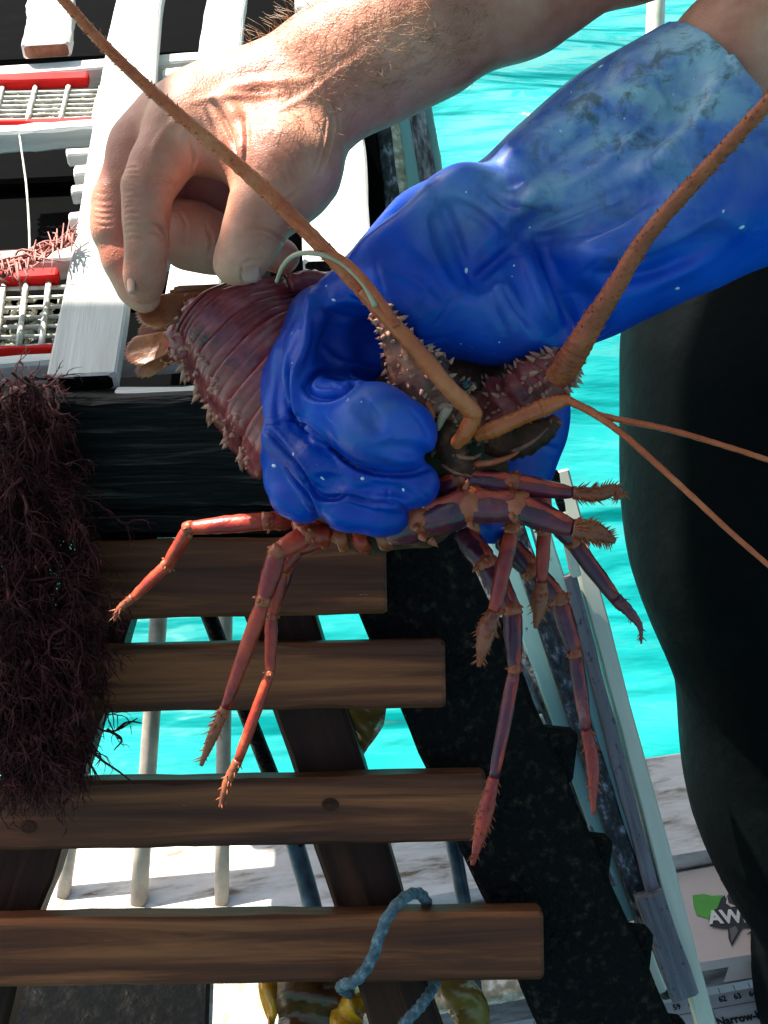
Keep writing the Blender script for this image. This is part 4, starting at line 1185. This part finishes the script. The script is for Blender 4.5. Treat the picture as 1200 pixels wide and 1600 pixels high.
# rolled lip of the cuff
sg.line([(1112, 2), (1122, 40), (1138, 78), (1160, 112), (1196, 152)], 0.0016, -0.0014, rim=0.4, n=30, fade=False)
Vg, Fg = sg.done(), sg.F
glove = mesh_obj('glove', Vg, Fg, M['glove'], person)
bvg = BVHTree.FromPolygons([Vector(v) for v in Vg], [tuple(f) for f in Fg.tolist()])
DB_ = Bag()
for _ in range(70):                     # beads of water and flecks of salt
    x = RNG.uniform(410, 1180); y = RNG.uniform(30, 830)
    h_ = bvg.ray_cast(Vector(CAMPOS), Vector(unit(pt(x, y, 1) - CAMPOS)))
    if h_[0] is None: continue
    p = np.array(h_[0]); n_ = np.array(h_[1]); n_ = n_ if n_ @ FWD < 0 else -n_
    u_ = unit(np.cross(n_, NPR.normal(size=3))); w_ = np.cross(n_, u_); r_ = RNG.choice([.0003, .0004, .0005, .0007, .0010]); el = RNG.uniform(1, 2.2)
    th = np.linspace(0, 2 * np.pi, 9, endpoint=False); V = []
    for q, z in ((1.0, -.2), (.8, .3), (.4, .5)):
        for t in th: V.append(p + (u_ * math.cos(t) * el + w_ * math.sin(t)) * r_ * q + n_ * r_ * z)
    V.append(p + n_ * r_ * .55)
    Fq = [[i * 9 + k, i * 9 + (k + 1) % 9, (i + 1) * 9 + (k + 1) % 9, (i + 1) * 9 + k] for i in range(2) for k in range(9)] + [[18 + k, 18 + (k + 1) % 9, 27] for k in range(9)]
    DB_.add(V, Fq)
M['drop'] = make_mat('salt_and_water_beads', [(0.3, (0.35, 0.45, 0.6)), (0.7, (0.75, 0.78, 0.8))], scale=(300, 300, 300), rough=(0.05, 0.2), bump=0)
tag(DB_.build('water_beads', M['drop'], glove), kind='stuff')
# where the cuff is scuffed and grimy: an area on the glove itself
Wm = np.zeros(len(Vg))
for (x, y, d, r, a) in [(960, 150, .548, .055, 1), (1060, 90, .548, .055, 1), (870, 230, .548, .040, 1), (1040, 60, .55, .06, 1), (800, 300, .55, .02, .7), (720, 320, .56, .022, .5),
                        (1000, 400, .53, .025, .45), (1110, 300, .53, .03, .35), (590, 660, .55, .016, .35), (820, 480, .55, .03, .25)]:
    dd = np.linalg.norm(Vg - pt(x, y, d), axis=1); Wm = np.maximum(Wm, a * np.clip(1.35 - dd / r, 0, 1))
at = glove.data.attributes.new('wear', 'FLOAT', 'POINT'); at.data.foreach_set('value', Wm.astype(np.float32))

# --- black overalls
ov = Field([0.12, -0.55, 0.58], [1.05, 0.62, 1.55], 0.008)
BF = (unit([0.2, 0.3, 1.0]), .72)
ov.chain([(1625, -120, .88, 330), (1440, 240, .90, 376), (1378, 560, .90, 362), (1384, 800, .92, 358)], 0.05, BF)
ov.chain([(1384, 800, .92, 358), (1452, 1180, .98, 340), (1560, 1560, 1.06, 330), (1640, 1900, 1.12, 300)], 0.05, BF)
X, Y, Z = ov.grid()
ov.D += (0.009 * pnoise(X, Y * 0.5, Z, 24, 21) + 0.005 * pnoise(X, Y * 0.35, Z, 62, 22)).astype(np.float32)
del X, Y, Z
ov.D[-1] = 0.02; ov.D[:, 0] = 0.02; ov.D[:, -1] = 0.02; ov.D[:, :, -1] = 0.02; ov.D[:, :, 0] = 0.02
Vo, Fo = ov.mesh(); Vo = relax(Vo, Fo, 2)
M['overalls'] = make_mat('black_waterproof_cloth', [(0.35, (0.0010, 0.0019, 0.0022)), (0.55, (0.0016, 0.0029, 0.0034)), (0.75, (0.0038, 0.0058, 0.0065))],
                         scale=(18, 18, 18), rough=(0.5, 0.85), bump=0.4, bscale=(90, 90, 90), bdist=0.002, spec=0.05)
mesh_obj('overalls', Vo, Fo, M['overalls'], person)
# ------------------------------------------------------------------ the rock lobster
def shell_mat(name, cols, scale=45, rough=(0.25, 0.5), bump=0.5, sp=None, bsc=160, coat=0.12, spec=0.4):
    return make_mat(name, cols, scale=(scale,) * 3, rough=rough, bump=bump, bscale=(bsc,) * 3, bdist=0.0015, spec=spec, detail=7, distort=0.4, specks=sp, coat=coat)
M['tail'] = shell_mat('maroon_tail_shell', [(0.32, (0.10, 0.014, 0.020)), (0.47, (0.26, 0.036, 0.040)), (0.60, (0.38, 0.072, 0.070)), (0.74, (0.50, 0.19, 0.18))], bump=0.22, rough=(0.25, 0.4), coat=0.35,
                      sp=(0.68, (0.56, 0.30, 0.26), (95, 95, 95)))
M['tubercle'] = shell_mat('pink_spine_tip', [(0.3, (0.40, 0.13, 0.08)), (0.7, (0.62, 0.33, 0.22))], 90, coat=0.0)
M['fan'] = shell_mat('amber_tail_fan', [(0.3, (0.12, 0.03, 0.020)), (0.48, (0.30, 0.10, 0.035)), (0.62, (0.44, 0.19, 0.065)), (0.76, (0.5, 0.28, 0.13))], 45, sp=(0.66, (0.10, 0.03, 0.035), (40, 40, 40)))
M['leg'] = shell_mat('orange_leg_shell', [(0.30, (0.10, 0.010, 0.014)), (0.45, (0.32, 0.026, 0.016)), (0.60, (0.50, 0.052, 0.015)), (0.78, (0.60, 0.16, 0.06))], 40, coat=0.15)
M['leg_purple'] = shell_mat('purple_leg_shell', [(0.30, (0.028, 0.006, 0.018)), (0.47, (0.085, 0.013, 0.030)), (0.60, (0.20, 0.028, 0.030)), (0.76, (0.40, 0.17, 0.15))], 38, coat=0.35)
M['joint'] = shell_mat('pale_orange_joint', [(0.3, (0.26, 0.045, 0.016)), (0.55, (0.40, 0.085, 0.028)), (0.76, (0.52, 0.22, 0.11))], 80)
M['legtip'] = shell_mat('brown_bristly_tip', [(0.3, (0.16, 0.030, 0.015)), (0.6, (0.32, 0.085, 0.03)), (0.8, (0.42, 0.18, 0.07))], 90)
M['antenna'] = shell_mat('orange_antenna', [(0.3, (0.46, 0.070, 0.024)), (0.55, (0.62, 0.125, 0.042)), (0.75, (0.70, 0.22, 0.09))], 60, coat=0.0, spec=0.3, bump=0.6, bsc=420)
M['antenna_brown'] = shell_mat('brown_antenna', [(0.3, (0.24, 0.050, 0.018)), (0.55, (0.42, 0.095, 0.034)), (0.75, (0.54, 0.16, 0.06))], 60, coat=0.0, spec=0.3, bump=0.6, bsc=420)
M['antennule'] = shell_mat('bright_orange_antennule', [(0.3, (0.44, 0.075, 0.018)), (0.55, (0.58, 0.125, 0.032)), (0.75, (0.66, 0.23, 0.08))], 40)
M['head'] = shell_mat('spiny_head_shell', [(0.3, (0.05, 0.018, 0.014)), (0.48, (0.20, 0.070, 0.045)), (0.62, (0.40, 0.15, 0.08)), (0.76, (0.50, 0.27, 0.16))], 70, coat=0.0)
M['head_red'] = shell_mat('reddish_head_shell', [(0.3, (0.08, 0.016, 0.018)), (0.5, (0.30, 0.05, 0.045)), (0.7, (0.45, 0.13, 0.10))], 70, coat=0.0)
M['mouth'] = shell_mat('dark_mouth_parts', [(0.3, (0.014, 0.006, 0.004)), (0.52, (0.065, 0.026, 0.012)), (0.72, (0.24, 0.10, 0.045))], 70, coat=0.0, spec=0.25, rough=(0.5, 0.8))
M['eye'] = make_mat('glossy_eye', [(0.3, (0.01, 0.02, 0.02)), (0.7, (0.03, 0.06, 0.06))], rough=(0.08, 0.15), bump=0)
M['whip'] = shell_mat('pale_whip', [(0.3, (0.38, 0.28, 0.16)), (0.7, (0.52, 0.42, 0.28))], 60)

lob = empty('rock_lobster', pt(560, 700, .64), 'spiny red rock lobster held by its back, long antennae raised and legs dangling', 'lobster')

def spines(B, V, N_, n, L, r, sides=5, wob=0.35):
    for i in NPR.choice(len(V), n, replace=len(V) < n):
        d = unit(N_[i] + NPR.normal(0, wob, 3)); s = RNG.uniform(0.55, 1.2)
        B.add(*cone_geo(V[i] - d * r * 0.6, d, L * s, r * s, sides))

# --- tail: six overlapping armour rings, each its own part
arcs = [  # upper end, upper bulge, bulge, lower bulge, lower end (pixels); ends lie deeper than the middle
    [(372, 444), (325, 461), (296, 487), (281, 520), (284, 556)],
    [(436, 440), (362, 460), (318, 496), (297, 535), (298, 582)],
    [(468, 462), (396, 484), (346, 524), (316, 566), (318, 612)],
    [(482, 480), (420, 510), (372, 552), (338, 600), (338, 650)],
    [(490, 505), (446, 538), (402, 586), (366, 634), (362, 688)],
    [(500, 540), (462, 576), (424, 626), (392, 676), (384, 716)],
    [(512, 590), (480, 620), (446, 668), (418, 716), (404, 752)],
]
K = 34
def arc_pts(a, extra=0.0):
    P = spline(np.array(a, float), K)
    u = np.linspace(-1, 1, K)
    d = 0.622 + 0.034 * (u + 0.12) ** 2 + extra
    return np.array([pt(x, y, dd) for (x, y), dd in zip(P, d)])
for i in range(6):
    A = arc_pts(arcs[i], 0.004 - i * 0.0012); Bq = arc_pts(arcs[i + 1], 0.004 - (i + 1) * 0.0012)
    # outward direction: away from the tail's own axis, which lies deeper
    axis = (A.mean(0) + Bq.mean(0)) / 2 + FWD * 0.035
    rows = []
    prof = [(-0.14, -0.0012), (-0.09, 0.0016), (-0.05, 0.0030), (0.0, 0.0034), (0.05, 0.0026), (0.10, 0.0024), (0.22, 0.0025), (0.34, 0.0023), (0.40, 0.0017), (0.44, 0.0021), (0.58, 0.0017), (0.72, 0.0009), (0.86, -0.0004), (1.05, -0.0026)]
    for t, o_ in prof:
        R = A * (1 - t) + Bq * t
        out = R - axis; out /= np.linalg.norm(out, axis=1, keepdims=True)
        rip = 0.00012 * np.sin(np.arange(K) * 0.9 + i) + NPR.normal(0, 0.00006, K)
        rows.append(R + out * (o_ + rip)[:, None])
    V = np.vstack(rows); nr = len(prof)
    Fc = [[r * K + k, r * K + k + 1, (r + 1) * K + k + 1, (r + 1) * K + k] for r in range(nr - 1) for k in range(K - 1)]
    seg = mesh_obj('tail_segment', V, Fc, M['tail'], lob)
    md = seg.modifiers.new('solid', 'SOLIDIFY'); md.thickness = 0.0022; md.offset = 0
    # the row of spines along the lower flank, and knobs over the back
    SB = Bag()
    out = V - axis; out /= np.linalg.norm(out, axis=1, keepdims=True)
    for q in range(13):
        r = RNG.randrange(1, 8); k = RNG.randrange(K - 11, K - 1)
        j = r * K + k
        d = unit(out[j] + 0.5 * NPR.normal(size=3) * 0.6 - RGT * 0.3 - UPV * 0.25); s = RNG.uniform(0.6, 1.2)
        SB.add(*cone_geo(V[j] - d * .001, d, 0.0052 * s, 0.0017 * s, 7))
    for q in range(6):
        j = RNG.randrange(2, 8) * K + RNG.randrange(2, K - 10); s = RNG.uniform(0.4, 0.8)
        SB.add(*cone_geo(V[j] - out[j] * .001, out[j], 0.0030 * s, 0.0018 * s, 6))
    for t_ in np.linspace(0.0, 1, 4):          # pleura: the long flap spine at the lower end
        j = 2 * K + K - 1 - int(t_ * 3)
        d = unit(-UPV * 0.9 - RGT * 0.35 + 0.35 * NPR.normal(size=3))
        SB.add(*cone_geo(V[j] - d * .002, d, RNG.uniform(.006, .011), .0022, 6))
    tag(SB.build('flank_spines', M['tubercle'], seg), kind='stuff')
# pale soft swimmeret showing under the flank
def lens_blob(name, c, ax, ay, az, mat, parent, n=14):
    V = []; 
    for i in range(n + 1):
        ph = math.pi * i / n
        for k in range(n):
            th = 2 * math.pi * k / n
            V.append(c + ax * math.sin(ph) * math.cos(th) + ay * math.cos(ph) + az * math.sin(ph) * math.sin(th))
    Fc = [[i * n + k, i * n + (k + 1) % n, (i + 1) * n + (k + 1) % n, (i + 1) * n + k] for i in range(n) for k in range(n)]
    return mesh_obj(name, V, Fc, mat, parent)
lens_blob('swimmeret', pt(350, 655, .652), RGT * .0065 - UPV * .003, UPV * .0045, FWD * .0012, M['fan'], lob)
# underside of the tail, closing the shell
TB = Bag()
C = np.array([pt(318, 530, .662), pt(360, 560, .664), pt(420, 600, .664), (pt(500, 640, .66))])
TB.add(*tube_geo(spline(C, 14), np.interp(np.linspace(0, 1, 14), [0, .3, 1], [.010, .024, .040]), 18))
TB.build('tail_flesh', M['fan'], lob)
# front knobbly band under the thumb: hinge of the first ring
V, Fc = tube_geo(spline(np.array([pt(452, 444, .640), pt(475, 438, .642), pt(515, 440, .645)]), 12), 0.0055, 10, jit=0.15)
hinge = mesh_obj('tail_hinge', V, Fc, M['tail'], lob)

# --- tail fan: thin ribbed blades spreading from the last ring
def blade(root, tip, w0, w1, d0, d1, slant, ribs=11):
    n = 16; K2 = 2 * ribs + 1
    a = np.array(root, float); b = np.array(tip, float)
    L_ = np.linalg.norm(b - a); t_ = (b - a) / L_; nr = np.array([-t_[1], t_[0]])
    V = []
    for i in range(n):
        u = i / (n - 1)
        w = w0 + (w1 - w0) * u ** 0.9
        for k in range(K2):
            s = (k / (K2 - 1) - .5) * 2
            ext = 1.0 - 0.22 * abs(s) ** 2.5 + (0.02 if k % 2 else -0.02) * (u > 0.95)
            e = a + t_ * L_ * u * ext + nr * s * w
            V.append(pt(e[0], e[1], d0 + (d1 - d0) * u + slant * s * w / 40 * 0.010 - (0.0006 * u) * (k % 2) + 0.004 * u * u))
    Fc = [[i * K2 + k, i * K2 + k + 1, (i + 1) * K2 + k + 1, (i + 1) * K2 + k] for i in range(n - 1) for k in range(K2 - 1)]
    o = mesh_obj('tail_fin', V, Fc, M['fan'], lob); md = o.modifiers.new('solid', 'SOLIDIFY'); md.thickness = 0.0009
    B = Bag()
    for _ in range(7):
        v = V[RNG.randrange(3, 10) * K2 + RNG.choice([1, 2, K2 - 3, K2 // 2])]; d = unit(-FWD + .5 * NPR.normal(size=3) - RGT)
        B.add(*cone_geo(np.array(v), d, .0026, .0011, 5))
    tag(B.build('fin_spines', M['tubercle'], o), kind='stuff')
blade((338, 464), (214, 494), 12, 27, .640, .630, 1.0)
blade((352, 452), (262, 466), 8, 17, .644, .640, -0.8, 8)
blade((300, 520), (196, 556), 9, 24, .648, .640, 1.0)
blade((300, 540), (212, 584), 8, 15, .654, .652, 0.6, 8)
blade((300, 502), (216, 522), 9, 17, .650, .648, 0.2, 9)
# knobbly root of the fan
V, Fc = tube_geo(spline(np.array([pt(318, 474, .640), pt(292, 498, .638), pt(278, 528, .640), pt(282, 552, .646)]), 16), 0.0062, 12, jit=0.2)
rt = mesh_obj('fan_root', V, Fc, M['tail'], lob)
B = Bag(); spines(B, V, (V - V.mean(0)) / .02, 26, .0045, .0016); tag(B.build('root_spines', M['tubercle'], rt), kind='stuff')

# --- carapace: inside the glove, showing between the fingers and beneath
cf = Field(cpt(400, 500, .60) + np.array([0, -.02, -.06]), cpt(960, 900, .70) + np.array([0, 0.01, 0.03]), 0.002)
cf.chain([(470, 650, .648, 95), (600, 680, .640, 105), (690, 680, .634, 88), (735, 690, .628, 58)], 0.02)
cf.chain([(540, 600, .640, 80), (640, 600, .636, 80), (720, 610, .632, 66), (800, 620, .636, 50)], 0.02)
cf.chain([(500, 815, .646, 26), (580, 832, .632, 26), (660, 815, .622, 30), (730, 785, .615, 34)], 0.016)
X, Y, Z = cf.grid()
cf.D += (0.0016 * pnoise(X, Y, Z, 190, 31) + 0.0012 * pnoise(X, Y, Z, 420, 32)).astype(np.float32); del X, Y, Z
Vc, Fcf = cf.mesh()
car = mesh_obj('carapace', Vc, Fcf, M['mouth'], lob)
# belly plates peeping out under the fist
for i, (x, y, r) in enumerate([(470, 834, 15), (500, 838, 17), (530, 843, 18), (562, 846, 18), (596, 842, 17), (630, 832, 16)]):
    V, Fc = tube_geo(spline(np.array([pt(x - 8, y - 22, .616), pt(x, y - 4, .607), pt(x + 8, y + 8, .612), pt(x + 12, y + 12, .622)]), 10), np.array([.4, .6, .7, .75, .75, .75, .7, .6, .45, .25]) * r / F * .61, 10, flat=.7, jit=0.25)
    mesh_obj('belly_plate', V, Fc, M['leg'] if i % 2 else M['joint'], lob)

# --- head: two spiny antenna bases, eye, mouth
def spiny(name, P, mat, nsp, L, r, sub='head_spines', side=14, jit=0.12, spm=None):
    C = spline(np.array([[*cpt(p[0], p[1], p[2]), p[3] / F * p[2]] for p in P]), 26)
    V, Fc = tube_geo(c2w(C[:, :3]), C[:, 3], side, jit=jit)
    o = mesh_obj(name, V, Fc, mat, lob)
    ctr = np.repeat(c2w(C[:, :3]), side, axis=0)
    N_ = V - ctr; N_ /= np.maximum(np.linalg.norm(N_, axis=1, keepdims=True), 1e-9)
    B = Bag(); spines(B, V, N_, nsp, L, r); tag(B.build(sub, spm or M['tubercle'], o), kind='stuff')
    return o
spiny('antenna_base', [(596, 485, .566, 15), (625, 540, .568, 28), (652, 580, .572, 40), (672, 612, .580, 44), (690, 650, .592, 40), (705, 690, .606, 34)], M['head'], 230, .0044, .0015, jit=.25)
spiny('antenna_base', [(884, 560, .584, 24), (860, 585, .588, 38), (832, 605, .592, 42), (800, 625, .598, 42), (765, 650, .606, 40), (735, 680, .614, 32)], M['head_red'], 190, .0052, .0016, jit=.25)
spiny('mouth_part', [(690, 660, .580, 16), (702, 690, .577, 24), (716, 722, .577, 22), (745, 738, .580, 18), (790, 735, .585, 12)], M['mouth'], 22, .0030, .0011, spm=M['head'])
spiny('mouth_part', [(760, 690, .588, 18), (800, 694, .588, 26), (845, 676, .590, 20), (870, 655, .592, 10)], M['mouth'], 18, .0034, .0012, spm=M['head'])
spiny('rostrum', [(690, 600, .592, 20), (720, 604, .584, 11), (742, 602, .578, 5)], M['head'], 10, .003, .001)
lens_blob('eye', pt(727, 602, .575), RGT * .0026, UPV * .0026, FWD * .0026, M['eye'], lob)
# small bent feeler, shelled
V, Fc = tube_geo(spline(np.array([pt(684, 640, .572), pt(700, 636, .569), pt(690, 654, .569), pt(684, 672, .571)]), 12), [.002, .0026, .0026, .0025, .0024, .0024, .0024, .0022, .002, .0018, .0014, .0009], 8)
mesh_obj('mouth_palp', V, Fc, M['whip'], lob)

# --- antennae and antennules
def whip(name, P, mat, n=90, sides=10, barbs=0, bl=.0016, jit=0.05):
    C = spline(np.array([[*cpt(p[0], p[1], p[2]), p[3] / F * p[2]] for p in P]), n)
    W = c2w(C[:, :3])
    rad = C[:, 3] * (1 + 0.03 * np.sin(np.arange(n) * 2.2))
    V, Fc = tube_geo(W, rad, sides, jit=jit)
    B = Bag(); B.add(V, Fc)
    o = B.build(name, mat, lob)
    if barbs:
        Q = Bag()
        T_ = np.gradient(W, axis=0); T_ /= np.linalg.norm(T_, axis=1, keepdims=True)
        for _ in range(barbs):
            i = RNG.randrange(2, n - 2); sd = unit(np.cross(T_[i], NPR.normal(size=3)))
            Q.add(*cone_geo(W[i] + sd * rad[i] * .85, unit(sd + T_[i] * .9), bl * RNG.uniform(.6, 1.3), .00045, 4))
        tag(Q.build('barbs', mat, o), kind='stuff')
    return o
whip('antenna', [(676, 575, .556, 9), (640, 530, .550, 10.5), (600, 492, .545, 12), (540, 425, .540, 12.5), (430, 312, .530, 12), (330, 222, .522, 11), (240, 145, .515, 10), (160, 68, .51, 9), (95, -5, .505, 8.5), (20, -90, .50, 8)], M['antenna'], 150, 10, 260, .0019)
whip('antenna', [(868, 592, .572, 19), (886, 570, .566, 22), (913, 525, .556, 20), (960, 450, .545, 16), (1010, 370, .535, 14), (1075, 295, .525, 13), (1140, 225, .515, 12.5), (1210, 150, .505, 12), (1300, 60, .495, 11)], M['antenna_brown'], 130, 12, 300, .0024)
# left antennule: stalk bent like a knee, two whips
whip('antennule', [(712, 694, .566, 10), (726, 678, .560, 13), (738, 652, .556, 14), (735, 640, .554, 15), (700, 605, .548, 14), (650, 545, .543, 13), (600, 490, .540, 11), (566, 452, .538, 9)], M['antennule'], 60, 10)
whip('antennule_whip', [(588, 478, .537, 6), (566, 440, .534, 5.5), (530, 408, .533, 5), (495, 396, .535, 4.5), (462, 398, .540, 4), (442, 416, .548, 3.6), (432, 440, .560, 3)], M['whip'], 60, 7)
whip('antennule_whip', [(620, 510, .538, 7), (588, 460, .534, 6.5), (548, 415, .532, 6), (505, 385, .531, 5), (460, 345, .530, 4), (400, 294, .529, 2.5)], M['antenna'], 50, 7)
# right antennule: stalk, then two long whips
whip('antennule', [(744, 682, .574, 9), (770, 671, .570, 14), (800, 658, .568, 13), (838, 641, .566, 13.5), (846, 638, .566, 15), (868, 630, .565, 12), (888, 624, .565, 8)], M['antennule'], 50, 10)
whip('antennule_whip', [(884, 625, .565, 7), (920, 640, .563, 6), (945, 651, .562, 5.5), (1040, 670, .556, 5), (1130, 696, .552, 4.6), (1215, 724, .55, 4.2), (1320, 765, .545, 3)], M['antenna'], 60, 7)
whip('antennule_whip', [(886, 624, .564, 7), (925, 645, .561, 6), (975, 680, .556, 5.5), (1060, 756, .552, 5), (1140, 830, .548, 4.5), (1215, 896, .546, 4), (1300, 975, .54, 3)], M['antenna'], 60, 7)

# --- legs: each a chain of shelled pieces with paler knuckles and a bristly tip
def leg(P, tip_from, mats, bristle=26, wide=0.84):
    """P rows: px, py, depth, half-width; each P is a joint; last stretch from tip_from on is the bristly tip"""
    P = np.array(P, float); P[:, 3] *= wide
    main = Bag(); kns = []
    for i in range(tip_from):
        p, q = P[i], P[i + 1]
        n = 12; u = np.linspace(0, 1, n)
        c = p[None, :3] * (1 - u[:, None]) + q[None, :3] * u[:, None]
        r = p[3] * (1 - u) + q[3] * u
        r = r * (0.88 + 0.22 * np.sin(u * np.pi) ** 0.7) * np.where(u < .04, .8, 1)
        W = np.array([pt(*k) for k in c]); rr = r / F * c[:, 2]
        V, Fc = tube_geo(W, rr, 10, flat=0.86, jit=0.05)
        main.add(V, Fc)
        if i > 0:
            j = P[i]; d = unit(pt(*P[i + 1][:3]) - pt(*P[i - 1][:3]))
            cc = pt(*j[:3]); R = j[3] / F * j[2]
            kn = Bag(); kns.append(kn)
            V, Fc = tube_geo(np.array([cc - d * R * .7, cc - d * R * .5, cc - d * R * .1, cc + d * R * .3, cc + d * R * .6, cc + d * R * .8]), np.array([.6, .86, .95, .98, .92, .6]) * R, 10, jit=0.08)
            kn.add(V, Fc)
            for _ in range(5):
                s = unit(np.cross(d, NPR.normal(size=3))); kn.add(*cone_geo(cc + s * R, unit(s + d * .5), R * .55, R * .22, 5))
    o = main.build('leg', mats[0], lob)
    if mats[0] is PU:
        rg = Bag()
        for i in range(tip_from):
            p, q = P[i], P[i + 1]; t2 = np.array([q[0] - p[0], q[1] - p[1]]); t2 /= max(np.linalg.norm(t2), 1e-9); nn = np.array([t2[1], -t2[0]])
            u = np.linspace(0.06, 0.96, 8)
            W = np.array([pt(p[0] * (1 - k) + q[0] * k + nn[0] * .55 * (p[3] * (1 - k) + q[3] * k), p[1] * (1 - k) + q[1] * k + nn[1] * .55 * (p[3] * (1 - k) + q[3] * k),
                             (p[2] * (1 - k) + q[2] * k) - .55 * (p[3] * (1 - k) + q[3] * k) / F * p[2]) for k in u])
            rr_ = np.array([(p[3] * (1 - k) + q[3] * k) * (0.36 + 0.1 * math.cos(6.28 * k)) / F * p[2] for k in u]); rr_[0] *= .4; rr_[-1] *= .5
            rg.add(*tube_geo(W, rr_, 8, jit=.08))
        rg.build('leg_ridge', OL, o)
    for kn in kns: kn.build('knuckle', M['joint'], o)
    # tip
    T_ = P[tip_from:]
    C = spline(T_, 26); W = np.array([pt(*k[:3]) for k in C]); rr = C[:, 3] / F * C[:, 2]
    B = Bag(); B.add(*tube_geo(W, rr, 9, flat=.85, jit=0.08))
    tp = B.build('leg_tip', mats[1], o)
    if bristle:
        H = Bag(); D_ = np.gradient(W, axis=0); D_ /= np.linalg.norm(D_, axis=1, keepdims=True)
        for _ in range(bristle):
            i = RNG.randrange(1, 24); s = unit(np.cross(D_[i], NPR.normal(size=3)))
            H.add(*cone_geo(W[i] + s * rr[i] * .85, unit(s * 0.8 + D_[i] * .7), RNG.uniform(.0022, .0048), .00042, 4))
        tag(H.build('bristles', M['antenna_brown'], o), kind='stuff')
    return o
OL, PU, TI = M['leg'], M['leg_purple'], M['legtip']
# left side
leg([(452, 812, .624, 20), (420, 814, .618, 19), (296, 825, .620, 15), (262, 882, .634, 13), (208, 934, .642, 10), (186, 952, .644, 7), (179, 970, .645, 3)], 4, (OL, TI), 14)
leg([(512, 834, .612, 24), (480, 836, .606, 22), (434, 862, .600, 19), (412, 938, .602, 16), (352, 1106, .612, 11), (332, 1150, .614, 11), (314, 1196, .616, 4)], 4, (OL, TI), 46)
leg([(505, 842, .624, 18), (462, 858, .622, 18), (438, 890, .624, 17), (424, 962, .628, 12), (422, 1052, .630, 10), (372, 1188, .634, 10), (354, 1225, .636, 9), (344, 1262, .637, 4)], 5, (OL, TI), 26)
# forward pair, nearest the viewer
leg([(660, 778, .594, 24), (720, 750, .580, 19), (800, 757, .572, 20), (895, 770, .566, 11), (930, 772, .565, 13), (962, 766, .564, 10), (970, 780, .563, 3)], 3, (PU, TI), 90, 1.02)
leg([(606, 838, .590, 18), (660, 812, .580, 30), (735, 790, .570, 28), (806, 792, .564, 24), (895, 826, .556, 15), (930, 832, .555, 17), (962, 846, .554, 4)], 4, (PU, TI), 110, 1.1)
# the dark claw-tipped one behind, against the water
leg([(800, 770, .640, 16), (850, 800, .645, 16), (894, 846, .650, 17), (962, 936, .652, 14), (985, 958, .652, 11), (1000, 980, .652, 6), (1002, 1006, .652, 2)], 3, (PU, PU), 16)
# hanging ones on the right
leg([(806, 790, .606, 17), (800, 826, .602, 15), (772, 955, .600, 13), (762, 980, .600, 18), (756, 1005, .600, 15), (748, 1042, .600, 4)], 2, (OL, TI), 70)
leg([(850, 770, .628, 14), (850, 830, .628, 14), (846, 910, .628, 11), (844, 935, .628, 17), (842, 955, .628, 13), (836, 982, .628, 3)], 2, (OL, TI), 26)
leg([(722, 828, .640, 22), (760, 880, .632, 24), (800, 952, .622, 19), (804, 1045, .618, 13), (772, 1215, .612, 11), (756, 1280, .610, 15), (738, 1352, .608, 4)], 4, (PU, M['leg']), 64)
leg([(782, 840, .655, 22), (830, 890, .652, 22), (872, 936, .650, 20), (898, 1020, .650, 15), (916, 1140, .650, 11), (926, 1195, .650, 13), (927, 1272, .650, 4)], 4, (PU, M['leg']), 40)
# small rear leg showing under the second
leg([(470, 838, .636, 14), (452, 870, .638, 15), (430, 945, .640, 12), (426, 962, .640, 8), (432, 950, .640, 3)], 2, (PU, TI), 0)
# fine feelers and bristly scraps round the mouth
for P, r_ in [([(700, 700, .574), (716, 712, .570), (738, 716, .571), (752, 708, .574)], 5), ([(742, 726, .574), (770, 722, .570), (800, 712, .572), (822, 694, .576)], 6), ([(690, 724, .577), (712, 738, .574), (742, 744, .574), (770, 740, .576)], 5),
              ([(668, 628, .570), (676, 650, .568), (672, 668, .570)], 6), ([(800, 706, .574), (832, 690, .572), (856, 668, .574)], 5)]:
    C = spline(np.array([pt(*p) for p in P]), 14)
    V, Fc = tube_geo(C, np.interp(np.linspace(0, 1, 14), [0, .3, 1], [1, .9, .35]) * r_ / F * .57, 8, jit=.12)
    mesh_obj('mouth_palp', V, Fc, M['head'] if r_ == 5 else M['joint'], lob)
